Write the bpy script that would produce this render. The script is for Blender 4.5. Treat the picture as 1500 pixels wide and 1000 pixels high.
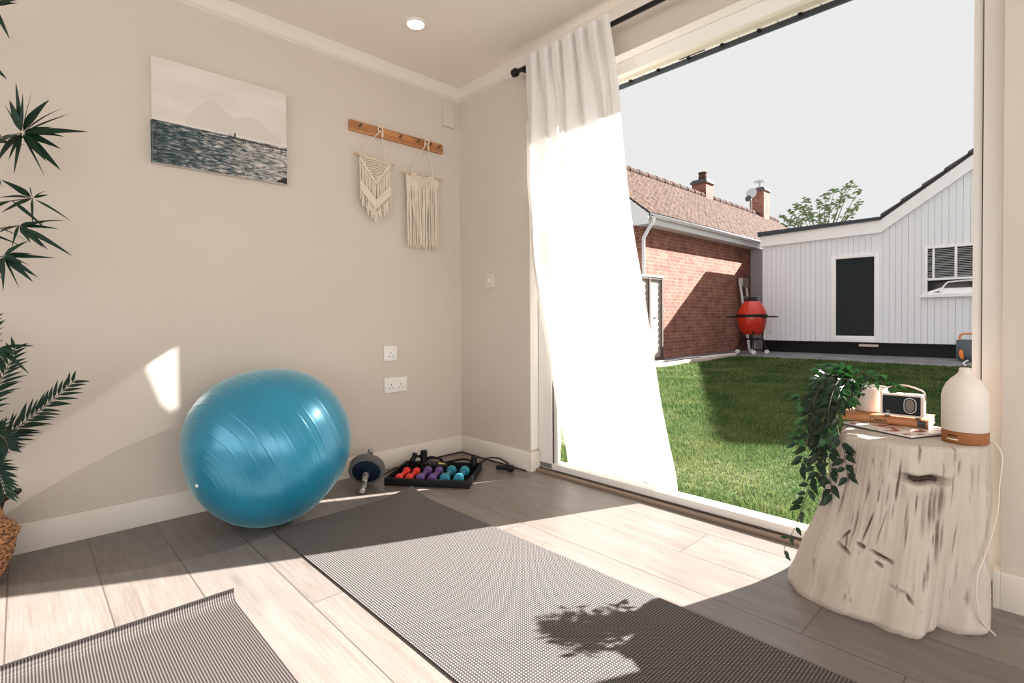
import bpy, bmesh, math, random
from mathutils import Vector, Matrix, noise
import numpy as np
random.seed(7)
PI = math.pi
for o in list(bpy.data.objects): bpy.data.objects.remove(o)
S = bpy.context.scene; COL = S.collection

# ------------------------------------------------------------------ camera
CAM = Vector((2.61608, -2.05106, 0.84770))
F, YAW, PITCH, ROLL, CY = 755.66, 0.80763, -0.015525, -0.0065846, 478.84
_f = Vector((-math.sin(YAW)*math.cos(PITCH), math.cos(YAW)*math.cos(PITCH), math.sin(PITCH)))
_r = Vector((math.cos(YAW), math.sin(YAW), 0)); _u = _r.cross(_f)
RT = _r*math.cos(ROLL)+_u*math.sin(ROLL); UP = -_r*math.sin(ROLL)+_u*math.cos(ROLL)
cd = bpy.data.cameras.new('camera'); cam = bpy.data.objects.new('camera', cd); COL.objects.link(cam)
cd.sensor_width = 36; cd.lens = 36*F/1500; cd.shift_y = (CY-500)/1500; cd.clip_start = 0.02; cd.clip_end = 300
cam.matrix_world = Matrix(((RT.x, UP.x, -_f.x, CAM.x), (RT.y, UP.y, -_f.y, CAM.y), (RT.z, UP.z, -_f.z, CAM.z), (0, 0, 0, 1)))
S.camera = cam

def at(px, py, ax, val):
    """point of the room seen at a photograph pixel, on the plane coordinate[ax]=val (only used to measure)"""
    d = RT*((px-750)/F) - UP*((py-CY)/F) + _f
    return CAM + d*((val-CAM[ax])/d[ax])

# ------------------------------------------------------------------ light
S.view_settings.view_transform = 'Standard'; S.view_settings.look = 'None'
S.view_settings.exposure = 0.0; S.view_settings.gamma = 1.0; S.view_settings.use_curve_mapping = False
SUN_STRENGTH = 30.0
W = bpy.data.worlds.new('world'); S.world = W; W.use_nodes = True
nt = W.node_tree; nt.nodes.clear()
wo = nt.nodes.new('ShaderNodeOutputWorld'); bg = nt.nodes.new('ShaderNodeBackground')
tc = nt.nodes.new('ShaderNodeTexCoord'); sx = nt.nodes.new('ShaderNodeSeparateXYZ'); rp = nt.nodes.new('ShaderNodeValToRGB')
nt.links.new(tc.outputs['Generated'], sx.inputs[0]); nt.links.new(sx.outputs['Z'], rp.inputs[0])
e = rp.color_ramp.elements; e[0].position = 0.0; e[0].color = (.83, .83, .835, 1)
e[1].position = 1.0; e[1].color = (1.7, 1.75, 1.85, 1)
m_ = e.new(.5); m_.color = (.83, .832, .84, 1)
nt.links.new(rp.outputs[0], bg.inputs[0]); bg.inputs[1].default_value = 1.0
nt.links.new(bg.outputs[0], wo.inputs[0])

SUN_T = 0.642
sl = bpy.data.lights.new('sun', 'SUN'); sun = bpy.data.objects.new('sun', sl); COL.objects.link(sun)
sl.energy = SUN_STRENGTH; sl.angle = math.radians(.55); sl.color = (1, .975, .945)
sun.rotation_euler = Vector((-.417, -.909, -SUN_T)).to_track_quat('-Z', 'Y').to_euler()
def area(name, loc, direction, sx_, sy_, power, color):
    l = bpy.data.lights.new(name, 'AREA'); o = bpy.data.objects.new(name, l); COL.objects.link(o)
    l.shape = 'RECTANGLE'; l.size = sx_; l.size_y = sy_; l.energy = power; l.color = color
    o.location = loc; o.rotation_euler = Vector(direction).to_track_quat('-Z', 'Y').to_euler()
    return o
area('fill_light_rear', (2.6, -5.6, 1.3), (0, 1, .05), 4.5, 2.0, 62, (1, .97, .93))  # unseen fill lamp added behind the camera to brighten the room
area('fill_light_side', (5.6, -2.6, 1.2), (-1, 0.1, .03), 4.0, 2.0, 78, (1, .97, .93))  # second added fill lamp, out of view on the right, no window there

# ------------------------------------------------------------------ materials
def lin(c):
    return tuple(((v/255+.055)/1.055)**2.4 if v/255 > .04045 else v/255/12.92 for v in c)
MATS = {}
class M:
    """small wrapper to build node materials"""
    def __init__(s, name, col=(.8, .8, .8), rough=.5, metal=0, spec=.5, **kw):
        s.m = bpy.data.materials.new(name); s.m.use_nodes = True; s.t = s.m.node_tree
        s.b = s.t.nodes['Principled BSDF']; s.o = s.t.nodes['Material Output']
        s.b.inputs['Base Color'].default_value = (*col, 1); s.b.inputs['Roughness'].default_value = rough
        s.b.inputs['Metallic'].default_value = metal; s.b.inputs['Specular IOR Level'].default_value = spec
        for k, v in kw.items(): s.b.inputs[k].default_value = v
        MATS[name] = s.m
    def n(s, kind, **kw):
        nd = s.t.nodes.new(kind)
        for k, v in kw.items():
            if k.startswith('_'): setattr(nd, k[1:], v)
            else: nd.inputs[k.replace('_', ' ')].default_value = v
        return nd
    def l(s, a, b): s.t.links.new(a, b)
    def coord(s, scale=(1, 1, 1), order=None, kind='Object', rot=None):
        tcn = s.n('ShaderNodeTexCoord'); out = tcn.outputs[kind]
        if order:
            sp = s.n('ShaderNodeSeparateXYZ'); s.l(out, sp.inputs[0]); cb = s.n('ShaderNodeCombineXYZ')
            for i, c in enumerate(order): s.l(sp.outputs['XYZ'.index(c)], cb.inputs[i])
            out = cb.outputs[0]
        mp = s.n('ShaderNodeMapping'); mp.inputs['Scale'].default_value = scale
        if rot: mp.inputs['Rotation'].default_value = rot
        s.l(out, mp.inputs[0]); return mp.outputs[0]
    def noise(s, vec, scale=5, detail=4, rough=.5, dist=0):
        nd = s.n('ShaderNodeTexNoise'); nd.inputs['Scale'].default_value = scale; nd.inputs['Detail'].default_value = detail
        nd.inputs['Roughness'].default_value = rough; nd.inputs['Distortion'].default_value = dist; s.l(vec, nd.inputs[0]); return nd
    def ramp(s, fac, stops):
        r = s.n('ShaderNodeValToRGB'); el = r.color_ramp.elements
        while len(el) < len(stops): el.new(.5)
        for e_, (p, c) in zip(el, stops): e_.position = p; e_.color = (*c, 1) if len(c) == 3 else c
        s.l(fac, r.inputs[0]); return r.outputs[0]
    def mix(s, fac, a, b, mode='MIX'):
        x = s.n('ShaderNodeMix'); x.data_type = 'RGBA'; x.blend_type = mode
        for sock, v in ((x.inputs[0], fac), (x.inputs[6], a), (x.inputs[7], b)):
            if hasattr(v, 'links'): s.l(v, sock)
            else: sock.default_value = (*v, 1) if isinstance(v, tuple) else v
        return x.outputs[2]
    def math(s, op, a, b=0.0, c=None):
        x = s.n('ShaderNodeMath'); x.operation = op
        for i, v in enumerate((a, b, c)):
            if v is None: continue
            if hasattr(v, 'links'): s.l(v, x.inputs[i])
            else: x.inputs[i].default_value = v
        return x.outputs[0]
    def base(s, out): s.l(out, s.b.inputs['Base Color'])
    def bump(s, h, strength=.3, dist=.01):
        b = s.n('ShaderNodeBump'); b.inputs['Strength'].default_value = strength; b.inputs['Distance'].default_value = dist
        s.l(h, b.inputs['Height']); s.l(b.outputs[0], s.b.inputs['Normal'])

# walls
w = M('wall_paint', (.62, .535, .45), .65, spec=.3)
n_ = w.noise(w.coord(), 1.2, 3); w.base(w.ramp(n_.outputs[0], [(.3, (.585, .51, .44)), (.7, (.62, .545, .475))]))
n2 = w.noise(w.coord(), 240, 3); w.bump(n2.outputs[0], .08, .002)
M('ceiling_paint', (.84, .76, .68), .8, spec=.2)
M('trim_paint', (.71, .645, .575), .45, spec=.4)
M('frame_white', (.80, .76, .71), .35)
M('threshold_wood', (.26, .18, .13), .4); M('dark_gap', (.06, .04, .03), .7)
# laminate floor
fm = M('laminate', (.3, .24, .2), .33, spec=.5)
v = fm.coord()
sp = fm.n('ShaderNodeSeparateXYZ'); fm.l(v, sp.inputs[0])
row = fm.math('FLOOR', fm.math('DIVIDE', fm.math('ADD', sp.outputs['Y'], .11), .22))
rn = fm.n('ShaderNodeTexWhiteNoise', _noise_dimensions='1D'); fm.l(row, rn.inputs['W'])
xo = fm.math('ADD', sp.outputs['X'], fm.math('MULTIPLY', rn.outputs['Value'], 5.3))
colx = fm.math('FLOOR', fm.math('DIVIDE', xo, 1.28))
cb = fm.n('ShaderNodeCombineXYZ'); fm.l(row, cb.inputs[0]); fm.l(colx, cb.inputs[1])
rn2 = fm.n('ShaderNodeTexWhiteNoise', _noise_dimensions='2D'); fm.l(cb.outputs[0], rn2.inputs['Vector'])
off = fm.n('ShaderNodeVectorMath'); off.operation = 'MULTIPLY_ADD'; fm.l(rn2.outputs['Color'], off.inputs[0]); off.inputs[1].default_value = (7, 7, 7); fm.l(v, off.inputs[2])
mp = fm.n('ShaderNodeMapping'); mp.inputs['Scale'].default_value = (1.2, 9, 1); fm.l(off.outputs[0], mp.inputs[0])
g1 = fm.noise(mp.outputs[0], 2.2, 8, .62, .8)
mp2 = fm.n('ShaderNodeMapping'); mp2.inputs['Scale'].default_value = (3, 70, 1); fm.l(off.outputs[0], mp2.inputs[0])
g2 = fm.noise(mp2.outputs[0], 2.0, 4, .6, .2)
c1 = fm.ramp(g1.outputs[0], [(.22, (.080, .062, .052)), (.46, (.175, .145, .125)), (.7, (.225, .195, .175))])
c2 = fm.mix(.35, c1, fm.ramp(g2.outputs[0], [(.33, (.105, .083, .070)), (.66, (.25, .215, .192))]))
c3 = fm.mix(.25, c2, fm.ramp(rn2.outputs['Value'], [(0, (.14, .115, .10)), (1, (.235, .202, .182))]))
fy = fm.math('FRACT', fm.math('DIVIDE', fm.math('ADD', sp.outputs['Y'], .11), .22)); fx = fm.math('FRACT', fm.math('DIVIDE', xo, 1.28))
sy_ = fm.math('LESS_THAN', fm.math('ABSOLUTE', fm.math('SUBTRACT', fm.math('ABSOLUTE', fm.math('SUBTRACT', fy, .5)), .5)), .009)
sx_ = fm.math('LESS_THAN', fm.math('ABSOLUTE', fm.math('SUBTRACT', fm.math('ABSOLUTE', fm.math('SUBTRACT', fx, .5)), .5)), .0014)
seam = fm.math('MAXIMUM', sy_, sx_)
fm.base(fm.mix(fm.math('MULTIPLY', seam, .75), c3, (.06, .045, .035)))
fm.bump(fm.math('SUBTRACT', fm.math('MULTIPLY', g2.outputs[0], .2), seam), .25, .002)

# yoga mat
for nm, a, b in (('mat_dark', (.050, .043, .039), (.27, .25, .235)), ('mat_ribbed', (.028, .021, .018), (.105, .09, .082)), ('mat_end_band', (.008, .006, .006), (.055, .045, .042))):
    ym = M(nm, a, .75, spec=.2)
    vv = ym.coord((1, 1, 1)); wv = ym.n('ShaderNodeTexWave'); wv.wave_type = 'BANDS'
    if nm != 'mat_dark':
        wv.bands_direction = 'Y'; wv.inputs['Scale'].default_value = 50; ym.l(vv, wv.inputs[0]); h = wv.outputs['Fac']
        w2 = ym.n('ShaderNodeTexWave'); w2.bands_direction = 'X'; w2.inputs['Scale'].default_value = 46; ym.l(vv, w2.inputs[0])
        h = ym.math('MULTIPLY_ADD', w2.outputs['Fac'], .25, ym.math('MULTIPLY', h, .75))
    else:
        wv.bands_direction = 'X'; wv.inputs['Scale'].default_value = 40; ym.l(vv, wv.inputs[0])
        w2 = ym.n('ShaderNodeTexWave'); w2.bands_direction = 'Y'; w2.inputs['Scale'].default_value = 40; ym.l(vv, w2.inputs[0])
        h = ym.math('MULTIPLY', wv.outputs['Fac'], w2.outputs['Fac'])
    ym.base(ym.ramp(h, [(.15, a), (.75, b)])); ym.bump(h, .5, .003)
M('mat_edge', (.03, .025, .022), .8)

# ball
bm_ = M('ball_vinyl', (.012, .27, .43), .30, metal=.30, spec=.6)
bm_.b.inputs['Subsurface Weight'].default_value = 0.0
bm_.b.inputs['Coat Weight'].default_value = .7; bm_.b.inputs['Coat Roughness'].default_value = .28
bm_.b.inputs['Sheen Weight'].default_value = .3; bm_.b.inputs['Sheen Roughness'].default_value = .35; bm_.b.inputs['Sheen Tint'].default_value = (.5, .9, 1, 1)
n_ = bm_.noise(bm_.coord(), 6, 3); bm_.base(bm_.ramp(n_.outputs[0], [(.3, (.003, .20, .33)), (.7, (.006, .245, .39))]))

# curtain cloth
cm = M('curtain_cloth', (.88, .85, .82), .8, spec=.1)
dif = cm.n('ShaderNodeBsdfDiffuse'); dif.inputs[0].default_value = (.80, .765, .735, 1)
trl = cm.n('ShaderNodeBsdfTranslucent'); trl.inputs[0].default_value = (.80, .765, .72, 1)
trn = cm.n('ShaderNodeBsdfTransparent'); trn.inputs[0].default_value = (1, .98, .95, 1)
m1 = cm.n('ShaderNodeMixShader'); m1.inputs[0].default_value = .14; cm.l(dif.outputs[0], m1.inputs[1]); cm.l(trl.outputs[0], m1.inputs[2])
m2 = cm.n('ShaderNodeMixShader'); m2.inputs[0].default_value = .04; cm.l(m1.outputs[0], m2.inputs[1]); cm.l(trn.outputs[0], m2.inputs[2])
nn = cm.noise(cm.coord((1, 1, 1)), 500, 2); bb = cm.n('ShaderNodeBump'); bb.inputs['Strength'].default_value = .15; bb.inputs['Distance'].default_value = .001
cm.l(nn.outputs[0], bb.inputs['Height']); cm.l(bb.outputs[0], dif.inputs['Normal'])
cm.l(m2.outputs[0], cm.o.inputs['Surface'])

# stump: 'dirt' attribute holds cracks and knots
st = M('bleached_wood', (.7, .6, .5), .6, spec=.25)
vv = st.coord((7, 7, 2.0)); n1 = st.noise(vv, 3, 6, .65, .5); n2 = st.noise(st.coord(), 4, 4)
cc = st.ramp(n1.outputs[0], [(.22, (.45, .375, .315)), (.42, (.51, .435, .37)), (.7, (.57, .495, .43))])
cc = st.mix(st.math('MULTIPLY', st.ramp(n2.outputs[0], [(.42, (0, 0, 0)), (.75, (1, 1, 1))]), .35), cc, (.50, .40, .32), 'MIX')
at_ = st.n('ShaderNodeAttribute'); at_.attribute_name = 'dirt'
vv2 = st.coord((60, 60, 9)); n3 = st.noise(vv2, 1.5, 4, .7)
dm = st.math('MULTIPLY', at_.outputs['Fac'], st.ramp(n3.outputs[0], [(.3, (.35, .35, .35)), (.6, (1, 1, 1))]))
dm = st.math('MAXIMUM', dm, st.math('MULTIPLY', st.math('SUBTRACT', at_.outputs['Fac'], .7), 4.0)); dm = st.math('MINIMUM', dm, 1.0)
fl_ = st.noise(st.coord((55, 55, 6.5)), 1.1, 3, .6); fleck = st.math('MULTIPLY', st.math('GREATER_THAN', fl_.outputs[0], .685), .55)
cc = st.mix(fleck, cc, (.24, .155, .10)); cc = st.mix(dm, cc, (.055, .033, .02)); st.base(cc)
st.bump(st.math('SUBTRACT', n1.outputs[0], fleck), .2, .005)

# exterior
M('white_board', (.80, .81, .82), .6); M('white_fascia', (.9, .88, .86), .5)
bk = M('brick', (.4, .15, .1), .85, spec=.2)
def brick_mat(bk, order):
    vv = bk.coord((1, 1, 1), order); br = bk.n('ShaderNodeTexBrick'); bk.l(vv, br.inputs[0])
    br.inputs['Color1'].default_value = (.235, .075, .05, 1); br.inputs['Color2'].default_value = (.33, .13, .09, 1)
    br.inputs['Mortar'].default_value = (.33, .25, .21, 1); br.inputs['Scale'].default_value = 1; br.inputs['Mortar Size'].default_value = .006
    br.inputs['Brick Width'].default_value = .225; br.inputs['Row Height'].default_value = .075; br.inputs['Bias'].default_value = -.1
    n = bk.noise(vv, 5, 4); bk.base(bk.mix(.3, br.outputs[0], bk.ramp(n.outputs[0], [(.35, (.10, .035, .028)), (.7, (.48, .25, .175))])))
    bk.bump(br.outputs['Fac'], -.4, .01)
brick_mat(bk, 'YZX'); bk2 = M('brick_front', rough=.85, spec=.2); brick_mat(bk2, 'XZY')
tl = M('roof_tile', (.3, .2, .16), .9, spec=.05)
n1 = tl.noise(tl.coord((1, 1, 1)), 9, 4, .7); tl.base(tl.ramp(n1.outputs[0], [(.3, (.035, .021, .016)), (.5, (.085, .054, .041)), (.72, (.14, .10, .08))]))
M('slate', (.09, .085, .085), .8); M('roof_felt', (.045, .055, .065), .8)
M('gutter_white', (.72, .72, .71), .4); M('black_metal', (.006, .006, .007), .45, spec=.3); M('black_plastic', (.006, .0065, .007), .5, spec=.25)
M('glass_dark', (.010, .014, .015), .06, spec=.22)
pm = M('paving', (.2, .2, .2), .8); n1 = pm.noise(pm.coord(), 3, 6, .65)
pm.base(pm.ramp(n1.outputs[0], [(.3, (.08, .078, .08)), (.55, (.17, .16, .162)), (.75, (.26, .25, .25))])); pm.bump(n1.outputs[0], .4, .02)
M('kerb_brick', (.55, .44, .38), .85); M('render_grey', (.52, .50, .50), .8)
sm = M('soil', (.1, .09, .04), .95); n1 = sm.noise(sm.coord(), 12, 5)
sm.base(sm.ramp(n1.outputs[0], [(.3, (.035, .055, .012)), (.7, (.12, .125, .045))]))
for nm, c in (('grass_a', [(.0, (.015, .055, .012)), (.36, (.068, .118, .034)), (.70, (.17, .19, .072)), (1, (.30, .275, .15))]),):
    gm = M(nm, rough=.8, spec=.15); a_ = gm.n('ShaderNodeAttribute'); a_.attribute_name = 'tone'
    n1 = gm.noise(gm.coord(), 1.6, 4); s_ = gm.math('ADD', gm.math('MULTIPLY', a_.outputs['Fac'], .7), gm.math('MULTIPLY', gm.math('SUBTRACT', n1.outputs[0], .35), .9))
    gc = gm.ramp(s_, c); gm.base(gc)
    gt_ = gm.n('ShaderNodeBsdfTranslucent'); gm.l(gc, gt_.inputs[0]); gx_ = gm.n('ShaderNodeMixShader'); gx_.inputs[0].default_value = .5
    gm.l(gm.b.outputs[0], gx_.inputs[1]); gm.l(gt_.outputs[0], gx_.inputs[2]); gm.l(gx_.outputs[0], gm.o.inputs['Surface'])
M('kamado_red', (.50, .028, .012), .22, spec=.5); M('steel', (.55, .55, .54), .35, metal=.9); M('pvc_white', (.82, .81, .80), .35)
M('fence_wood', (.42, .37, .32), .8); M('fence_batten', (.09, .07, .06), .8); M('blind', (.55, .56, .55), .5); M('room_dark', (.06, .07, .07), .8)
M('reel_grey', (.07, .09, .11), .4); M('orange_plastic', (.75, .2, .03), .4); M('hose', (.75, .76, .74), .5)
tf = M('tree_leaf', (.10, .15, .05), .6); M('bark', (.12, .09, .06), .9)
# small things
cv = M('canvas_side', (.62, .57, .52), .7)
M('pier_dark', (.02, .022, .022), .8)
cs = M('canvas_sea', rough=.7, spec=.2)
vv = cs.coord((1, 1, 1), 'YZX'); mp_ = cs.n('ShaderNodeMapping'); mp_.inputs['Scale'].default_value = (9, 42, 1); cs.l(vv, mp_.inputs[0])
n1 = cs.noise(mp_.outputs[0], 2.6, 6, .75, .6)
sp2 = cs.n('ShaderNodeSeparateXYZ'); cs.l(vv, sp2.inputs[0])
gx = cs.math('MULTIPLY_ADD', sp2.outputs['X'], .26, .365)   # lighter water towards the right side of the print
cs.base(cs.ramp(cs.math('ADD', n1.outputs[0], gx), [(.40, (.022, .045, .05)), (.49, (.08, .11, .12)), (.60, (.46, .42, .38)), (.72, (.70, .64, .58))]))
ck = M('canvas_sky', rough=.7, spec=.2)
n1 = ck.noise(ck.coord((1, 1.5, 5)), 2.5, 4); ck.base(ck.ramp(n1.outputs[0], [(.35, (.63, .575, .52)), (.65, (.69, .64, .59))]))
M('canvas_hill', (.615, .56, .505), .7, spec=.2)
pn = M('pine', (.5, .22, .07), .5); n1 = pn.noise(pn.coord((12, 1.5, 12)), 3, 5, .6, .4)
pn.base(pn.ramp(n1.outputs[0], [(.3, (.30, .11, .035)), (.6, (.52, .23, .085)), (.8, (.60, .30, .12))]))
cott = M('cotton', (.72, .63, .52), .9, spec=.1); M('wood_pale', (.6, .40, .24), .6); M('hole_dark', (.02, .015, .01), .8)
M('socket_white', (.78, .75, .71), .35); M('switch_plate', (.66, .575, .49), .4)
for nm, c in (('red_vinyl', (.80, .045, .03)), ('purple_vinyl', (.13, .06, .22)), ('teal_vinyl', (.02, .20, .29))): M(nm, c, .35)
M('wheel_rubber', (.16, .15, .145), .55); M('wheel_hub', (.004, .014, .032), .4, spec=.3)
fg = M('foam_grip', (.3, .3, .28), .8); n1 = fg.noise(fg.coord(), 60, 3); fg.base(fg.ramp(n1.outputs[0], [(.4, (.06, .055, .05)), (.6, (.42, .39, .35))]))
M('yellow_tag', (.7, .5, .2), .5)
lvm = M('leaf_ivy', (.006, .024, .010), .4, spec=.4); tlv = lvm.n('ShaderNodeBsdfTranslucent'); tlv.inputs[0].default_value = (.025, .10, .02, 1); mlv = lvm.n('ShaderNodeMixShader'); mlv.inputs[0].default_value = .16; lvm.l(lvm.b.outputs[0], mlv.inputs[1]); lvm.l(tlv.outputs[0], mlv.inputs[2]); lvm.l(mlv.outputs[0], lvm.o.inputs['Surface']); M('leaf_palm', (.006, .022, .011), .6, spec=.2); M('leaf_bamboo', (.005, .026, .012), .5, spec=.25); M('stem', (.10, .075, .05), .7)
bs = M('seagrass', (.5, .3, .14), .75); n1 = bs.noise(bs.coord((1, 1, 2.2)), 75, 2); bs.base(bs.ramp(n1.outputs[0], [(.4, (.055, .018, .008)), (.58, (.40, .18, .07))]))
M('basket_dark', (.028, .014, .009), .85, spec=.1); M('pot_cream', (.78, .69, .62), .5); M('diffuser_white', (.74, .66, .585), .55); M('bamboo_base', (.30, .105, .03), .45)
M('radio_case', (.78, .66, .58), .4); M('radio_black', (.006, .009, .009), .3, spec=.2); M('speaker_cloth', (.20, .16, .14), .8); M('leather_strap', (.55, .42, .34), .5)
M('book_cover', (.55, .235, .095), .5); M('book_black', (.015, .015, .017), .4); M('paper', (.80, .74, .68), .7); M('ink', (.05, .04, .04), .7)
mg = M('magazine_cover', (.75, .68, .62), .35); n1 = mg.noise(mg.coord(), 30, 2, .5); mg.base(mg.ramp(n1.outputs[0], [(.54, (.80, .74, .68)), (.6, (.35, .09, .06))]))
M('pot_soil', (.04, .03, .02), .9); M('cable_cream', (.68, .60, .52), .5); M('rope_black', (.006, .006, .006), .55, spec=.25)
lm = M('lamp_glow', (1, 1, 1), .5); lm.b.inputs['Emission Color'].default_value = (1, .97, .92, 1); lm.b.inputs['Emission Strength'].default_value = 3.0

# ------------------------------------------------------------------ mesh helpers
class MB:
    def __init__(s): s.v = []; s.f = []; s.mi = []
    def add(s, vs, fs, mi=0):
        k = len(s.v); s.v += [tuple(p) for p in vs]; s.f += [tuple(i+k for i in f) for f in fs]; s.mi += [mi]*len(fs); return s
    def box(s, c, d, rot=None, mi=0):
        c = Vector(c); hx, hy, hz = d[0]/2, d[1]/2, d[2]/2
        vs = [Vector((x, y, z)) for x in (-hx, hx) for y in (-hy, hy) for z in (-hz, hz)]
        if rot is not None: vs = [rot @ p for p in vs]
        return s.add([p+c for p in vs], [(0, 1, 3, 2), (4, 6, 7, 5), (0, 4, 5, 1), (2, 3, 7, 6), (0, 2, 6, 4), (1, 5, 7, 3)], mi)
    def bx(s, x0, x1, y0, y1, z0, z1, mi=0): return s.box(((x0+x1)/2, (y0+y1)/2, (z0+z1)/2), (x1-x0, y1-y0, z1-z0), None, mi)
    def tube(s, pts, r, n=8, cap=True, mi=0):
        pts = [Vector(p) for p in pts]; rr = r if isinstance(r, (list, tuple)) else [r]*len(pts)
        k = len(s.v); prev = None
        for i, p in enumerate(pts):
            t = (pts[min(i+1, len(pts)-1)]-pts[max(i-1, 0)]).normalized()
            if prev is None: a = t.orthogonal().normalized()
            else:
                a = prev - t*prev.dot(t)
                a = a.normalized() if a.length > 1e-6 else t.orthogonal().normalized()
            prev = a; b = t.cross(a)
            for j in range(n):
                an = 2*PI*j/n; s.v.append(tuple(p+(a*math.cos(an)+b*math.sin(an))*rr[i]))
        for i in range(len(pts)-1):
            for j in range(n):
                s.f.append((k+i*n+j, k+i*n+(j+1) % n, k+(i+1)*n+(j+1) % n, k+(i+1)*n+j)); s.mi.append(mi)
        if cap:
            s.f.append(tuple(k+j for j in range(n))[::-1]); s.f.append(tuple(k+(len(pts)-1)*n+j for j in range(n))); s.mi += [mi, mi]
        return s
    def lathe(s, prof, c=(0, 0, 0), n=32, rot=None, mi=0, sx=1, sy=1):
        c = Vector(c); k = len(s.v)
        for r, z in prof:
            for j in range(n):
                an = 2*PI*j/n; p = Vector((r*math.cos(an)*sx, r*math.sin(an)*sy, z))
                if rot is not None: p = rot @ p
                s.v.append(tuple(p+c))
        for i in range(len(prof)-1):
            for j in range(n):
                s.f.append((k+i*n+j, k+i*n+(j+1) % n, k+(i+1)*n+(j+1) % n, k+(i+1)*n+j)); s.mi.append(mi)
        s.f.append(tuple(k+j for j in range(n))[::-1]); s.f.append(tuple(k+(len(prof)-1)*n+j for j in range(n))); s.mi += [mi, mi]
        return s
    def prism(s, poly, axis, a, b, mi=0):
        """poly: 2-D points; axis 0: (y,z) extruded in x; 1: (x,z) in y; 2: (x,y) in z"""
        def P(p, t): return {0: (t, p[0], p[1]), 1: (p[0], t, p[1]), 2: (p[0], p[1], t)}[axis]
        n = len(poly); vs = [P(p, a) for p in poly]+[P(p, b) for p in poly]
        return s.add(vs, [tuple(range(n))[::-1], tuple(range(n, 2*n))]+[(i, (i+1) % n, n+(i+1) % n, n+i) for i in range(n)], mi)
    def build(s, name, mat, parent=None, bevel=0, smooth=40, origin=None, bseg=2):
        me = bpy.data.meshes.new(name); me.from_pydata(s.v, [], s.f)
        mats = mat if isinstance(mat, (list, tuple)) else [mat]
        for m in mats: me.materials.append(MATS[m])
        me.polygons.foreach_set('material_index', s.mi)
        bm = bmesh.new(); bm.from_mesh(me); bmesh.ops.recalc_face_normals(bm, faces=bm.faces)
        if bevel: bmesh.ops.bevel(bm, geom=[e for e in bm.edges if len(e.link_faces) == 2 and e.calc_face_angle(0) > .6], offset=bevel, segments=bseg, profile=.6, affect='EDGES')
        bm.to_mesh(me); bm.free()
        if smooth:
            me.polygons.foreach_set('use_smooth', [True]*len(me.polygons)); me.set_sharp_from_angle(angle=math.radians(smooth))
        o = bpy.data.objects.new(name, me); COL.objects.link(o)
        if parent is not None:
            o.parent = parent; o.matrix_parent_inverse = Matrix.Translation(-Vector(parent.location)) if parent.type == 'EMPTY' else Matrix.Identity(4)
        return o

def tag(o, label=None, cat=None, group=None, kind=None):
    if label: o['label'] = label
    if cat: o['category'] = cat
    if group: o['group'] = group
    if kind: o['kind'] = kind
    return o
def thing(name, loc, label, cat, group=None):
    o = bpy.data.objects.new(name, None); COL.objects.link(o); o.location = loc; o.empty_display_size = .05
    return tag(o, label, cat, group)
def struct(mb, name, mat, label=None, parent=None, **kw):
    o = mb.build(name, mat, parent, **kw)
    if parent is None: tag(o, label, None, None, 'structure')
    return o
def bez(p0, p1, p2, p3, n=12):
    p0, p1, p2, p3 = map(Vector, (p0, p1, p2, p3)); out = []
    for i in range(n+1):
        t = i/n; out.append(p0*(1-t)**3+p1*3*t*(1-t)**2+p2*3*t*t*(1-t)+p3*t**3)
    return out
def crom(pts, n=8):
    pts = [Vector(p) for p in pts]; P = [pts[0]*2-pts[1]]+pts+[pts[-1]*2-pts[-2]]; out = []
    for i in range(1, len(P)-2):
        for k in range(n):
            t = k/n; a, b, c, d = P[i-1], P[i], P[i+1], P[i+2]
            out.append(.5*((2*b)+(c-a)*t+(2*a-5*b+4*c-d)*t*t+(3*b-a-3*c+d)*t**3))
    out.append(pts[-1]); return out

# ------------------------------------------------------------------ room shell
H = 2.3; XL, XR = .617, 2.519; ZH = 2.083; T = .25
RX, RY = 4.3, -4.6
struct(MB().bx(-.25, RX, RY, .25, -.1, 0), 'floor', 'laminate', 'grey-brown wood laminate floor running across the room', smooth=0)
struct(MB().bx(-.25, RX, RY, .25, H, H+.12), 'ceiling', 'ceiling_paint', 'plain pale ceiling', smooth=0)
struct(MB().bx(-.25, 0, RY, .25, 0, H), 'wall_left', 'wall_paint', 'beige painted wall behind the exercise ball', smooth=0)
struct(MB().bx(0, XL, 0, T, 0, H).bx(XL, XR, 0, T, ZH, H).bx(XR, RX, 0, T, 0, H), 'wall_back', 'wall_paint', 'beige wall with the big garden opening', smooth=0)
# plaster return of the left reveal, its lit look put in as white
struct(MB().bx(XL-.0005, XL+.004, -.0015, .058, .12, ZH), 'trim_3', 'frame_white', 'reveal edge left of the garden opening, whitened as if lit', smooth=0)
struct(MB().bx(XL, XR, .0, .06, ZH-.004, ZH+.001), 'trim_4', 'frame_white', 'white reveal strip over the garden opening', smooth=0)
def skirting(name, poly_pts, axis, a, b, label): return struct(MB().prism(poly_pts, axis, a, b), name, 'trim_paint', label, bevel=.004)
bh, bt = .108, .016
struct(MB().prism([(0, 0), (bt, 0), (bt, bh-.012), (bt-.007, bh), (0, bh)], 1, RY, 0), 'baseboard_left', 'trim_paint', 'white skirting board along the left wall', bevel=.002)
struct(MB().prism([(0, 0), (-bt, 0), (-bt, bh-.012), (-bt+.007, bh), (0, bh)], 0, bt, XL).bx(XL, XL+bt, -bt, .058, 0, bh), 'baseboard_back', 'trim_paint', 'white skirting board in the corner by the curtain', bevel=.002)
struct(MB().prism([(0, 0), (-bt, 0), (-bt, bh-.012), (-bt+.007, bh), (0, bh)], 0, XR, RX).bx(XR-bt, XR, -bt, .058, 0, bh), 'baseboard_right', 'trim_paint', 'white skirting board right of the garden opening', bevel=.002)
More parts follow.
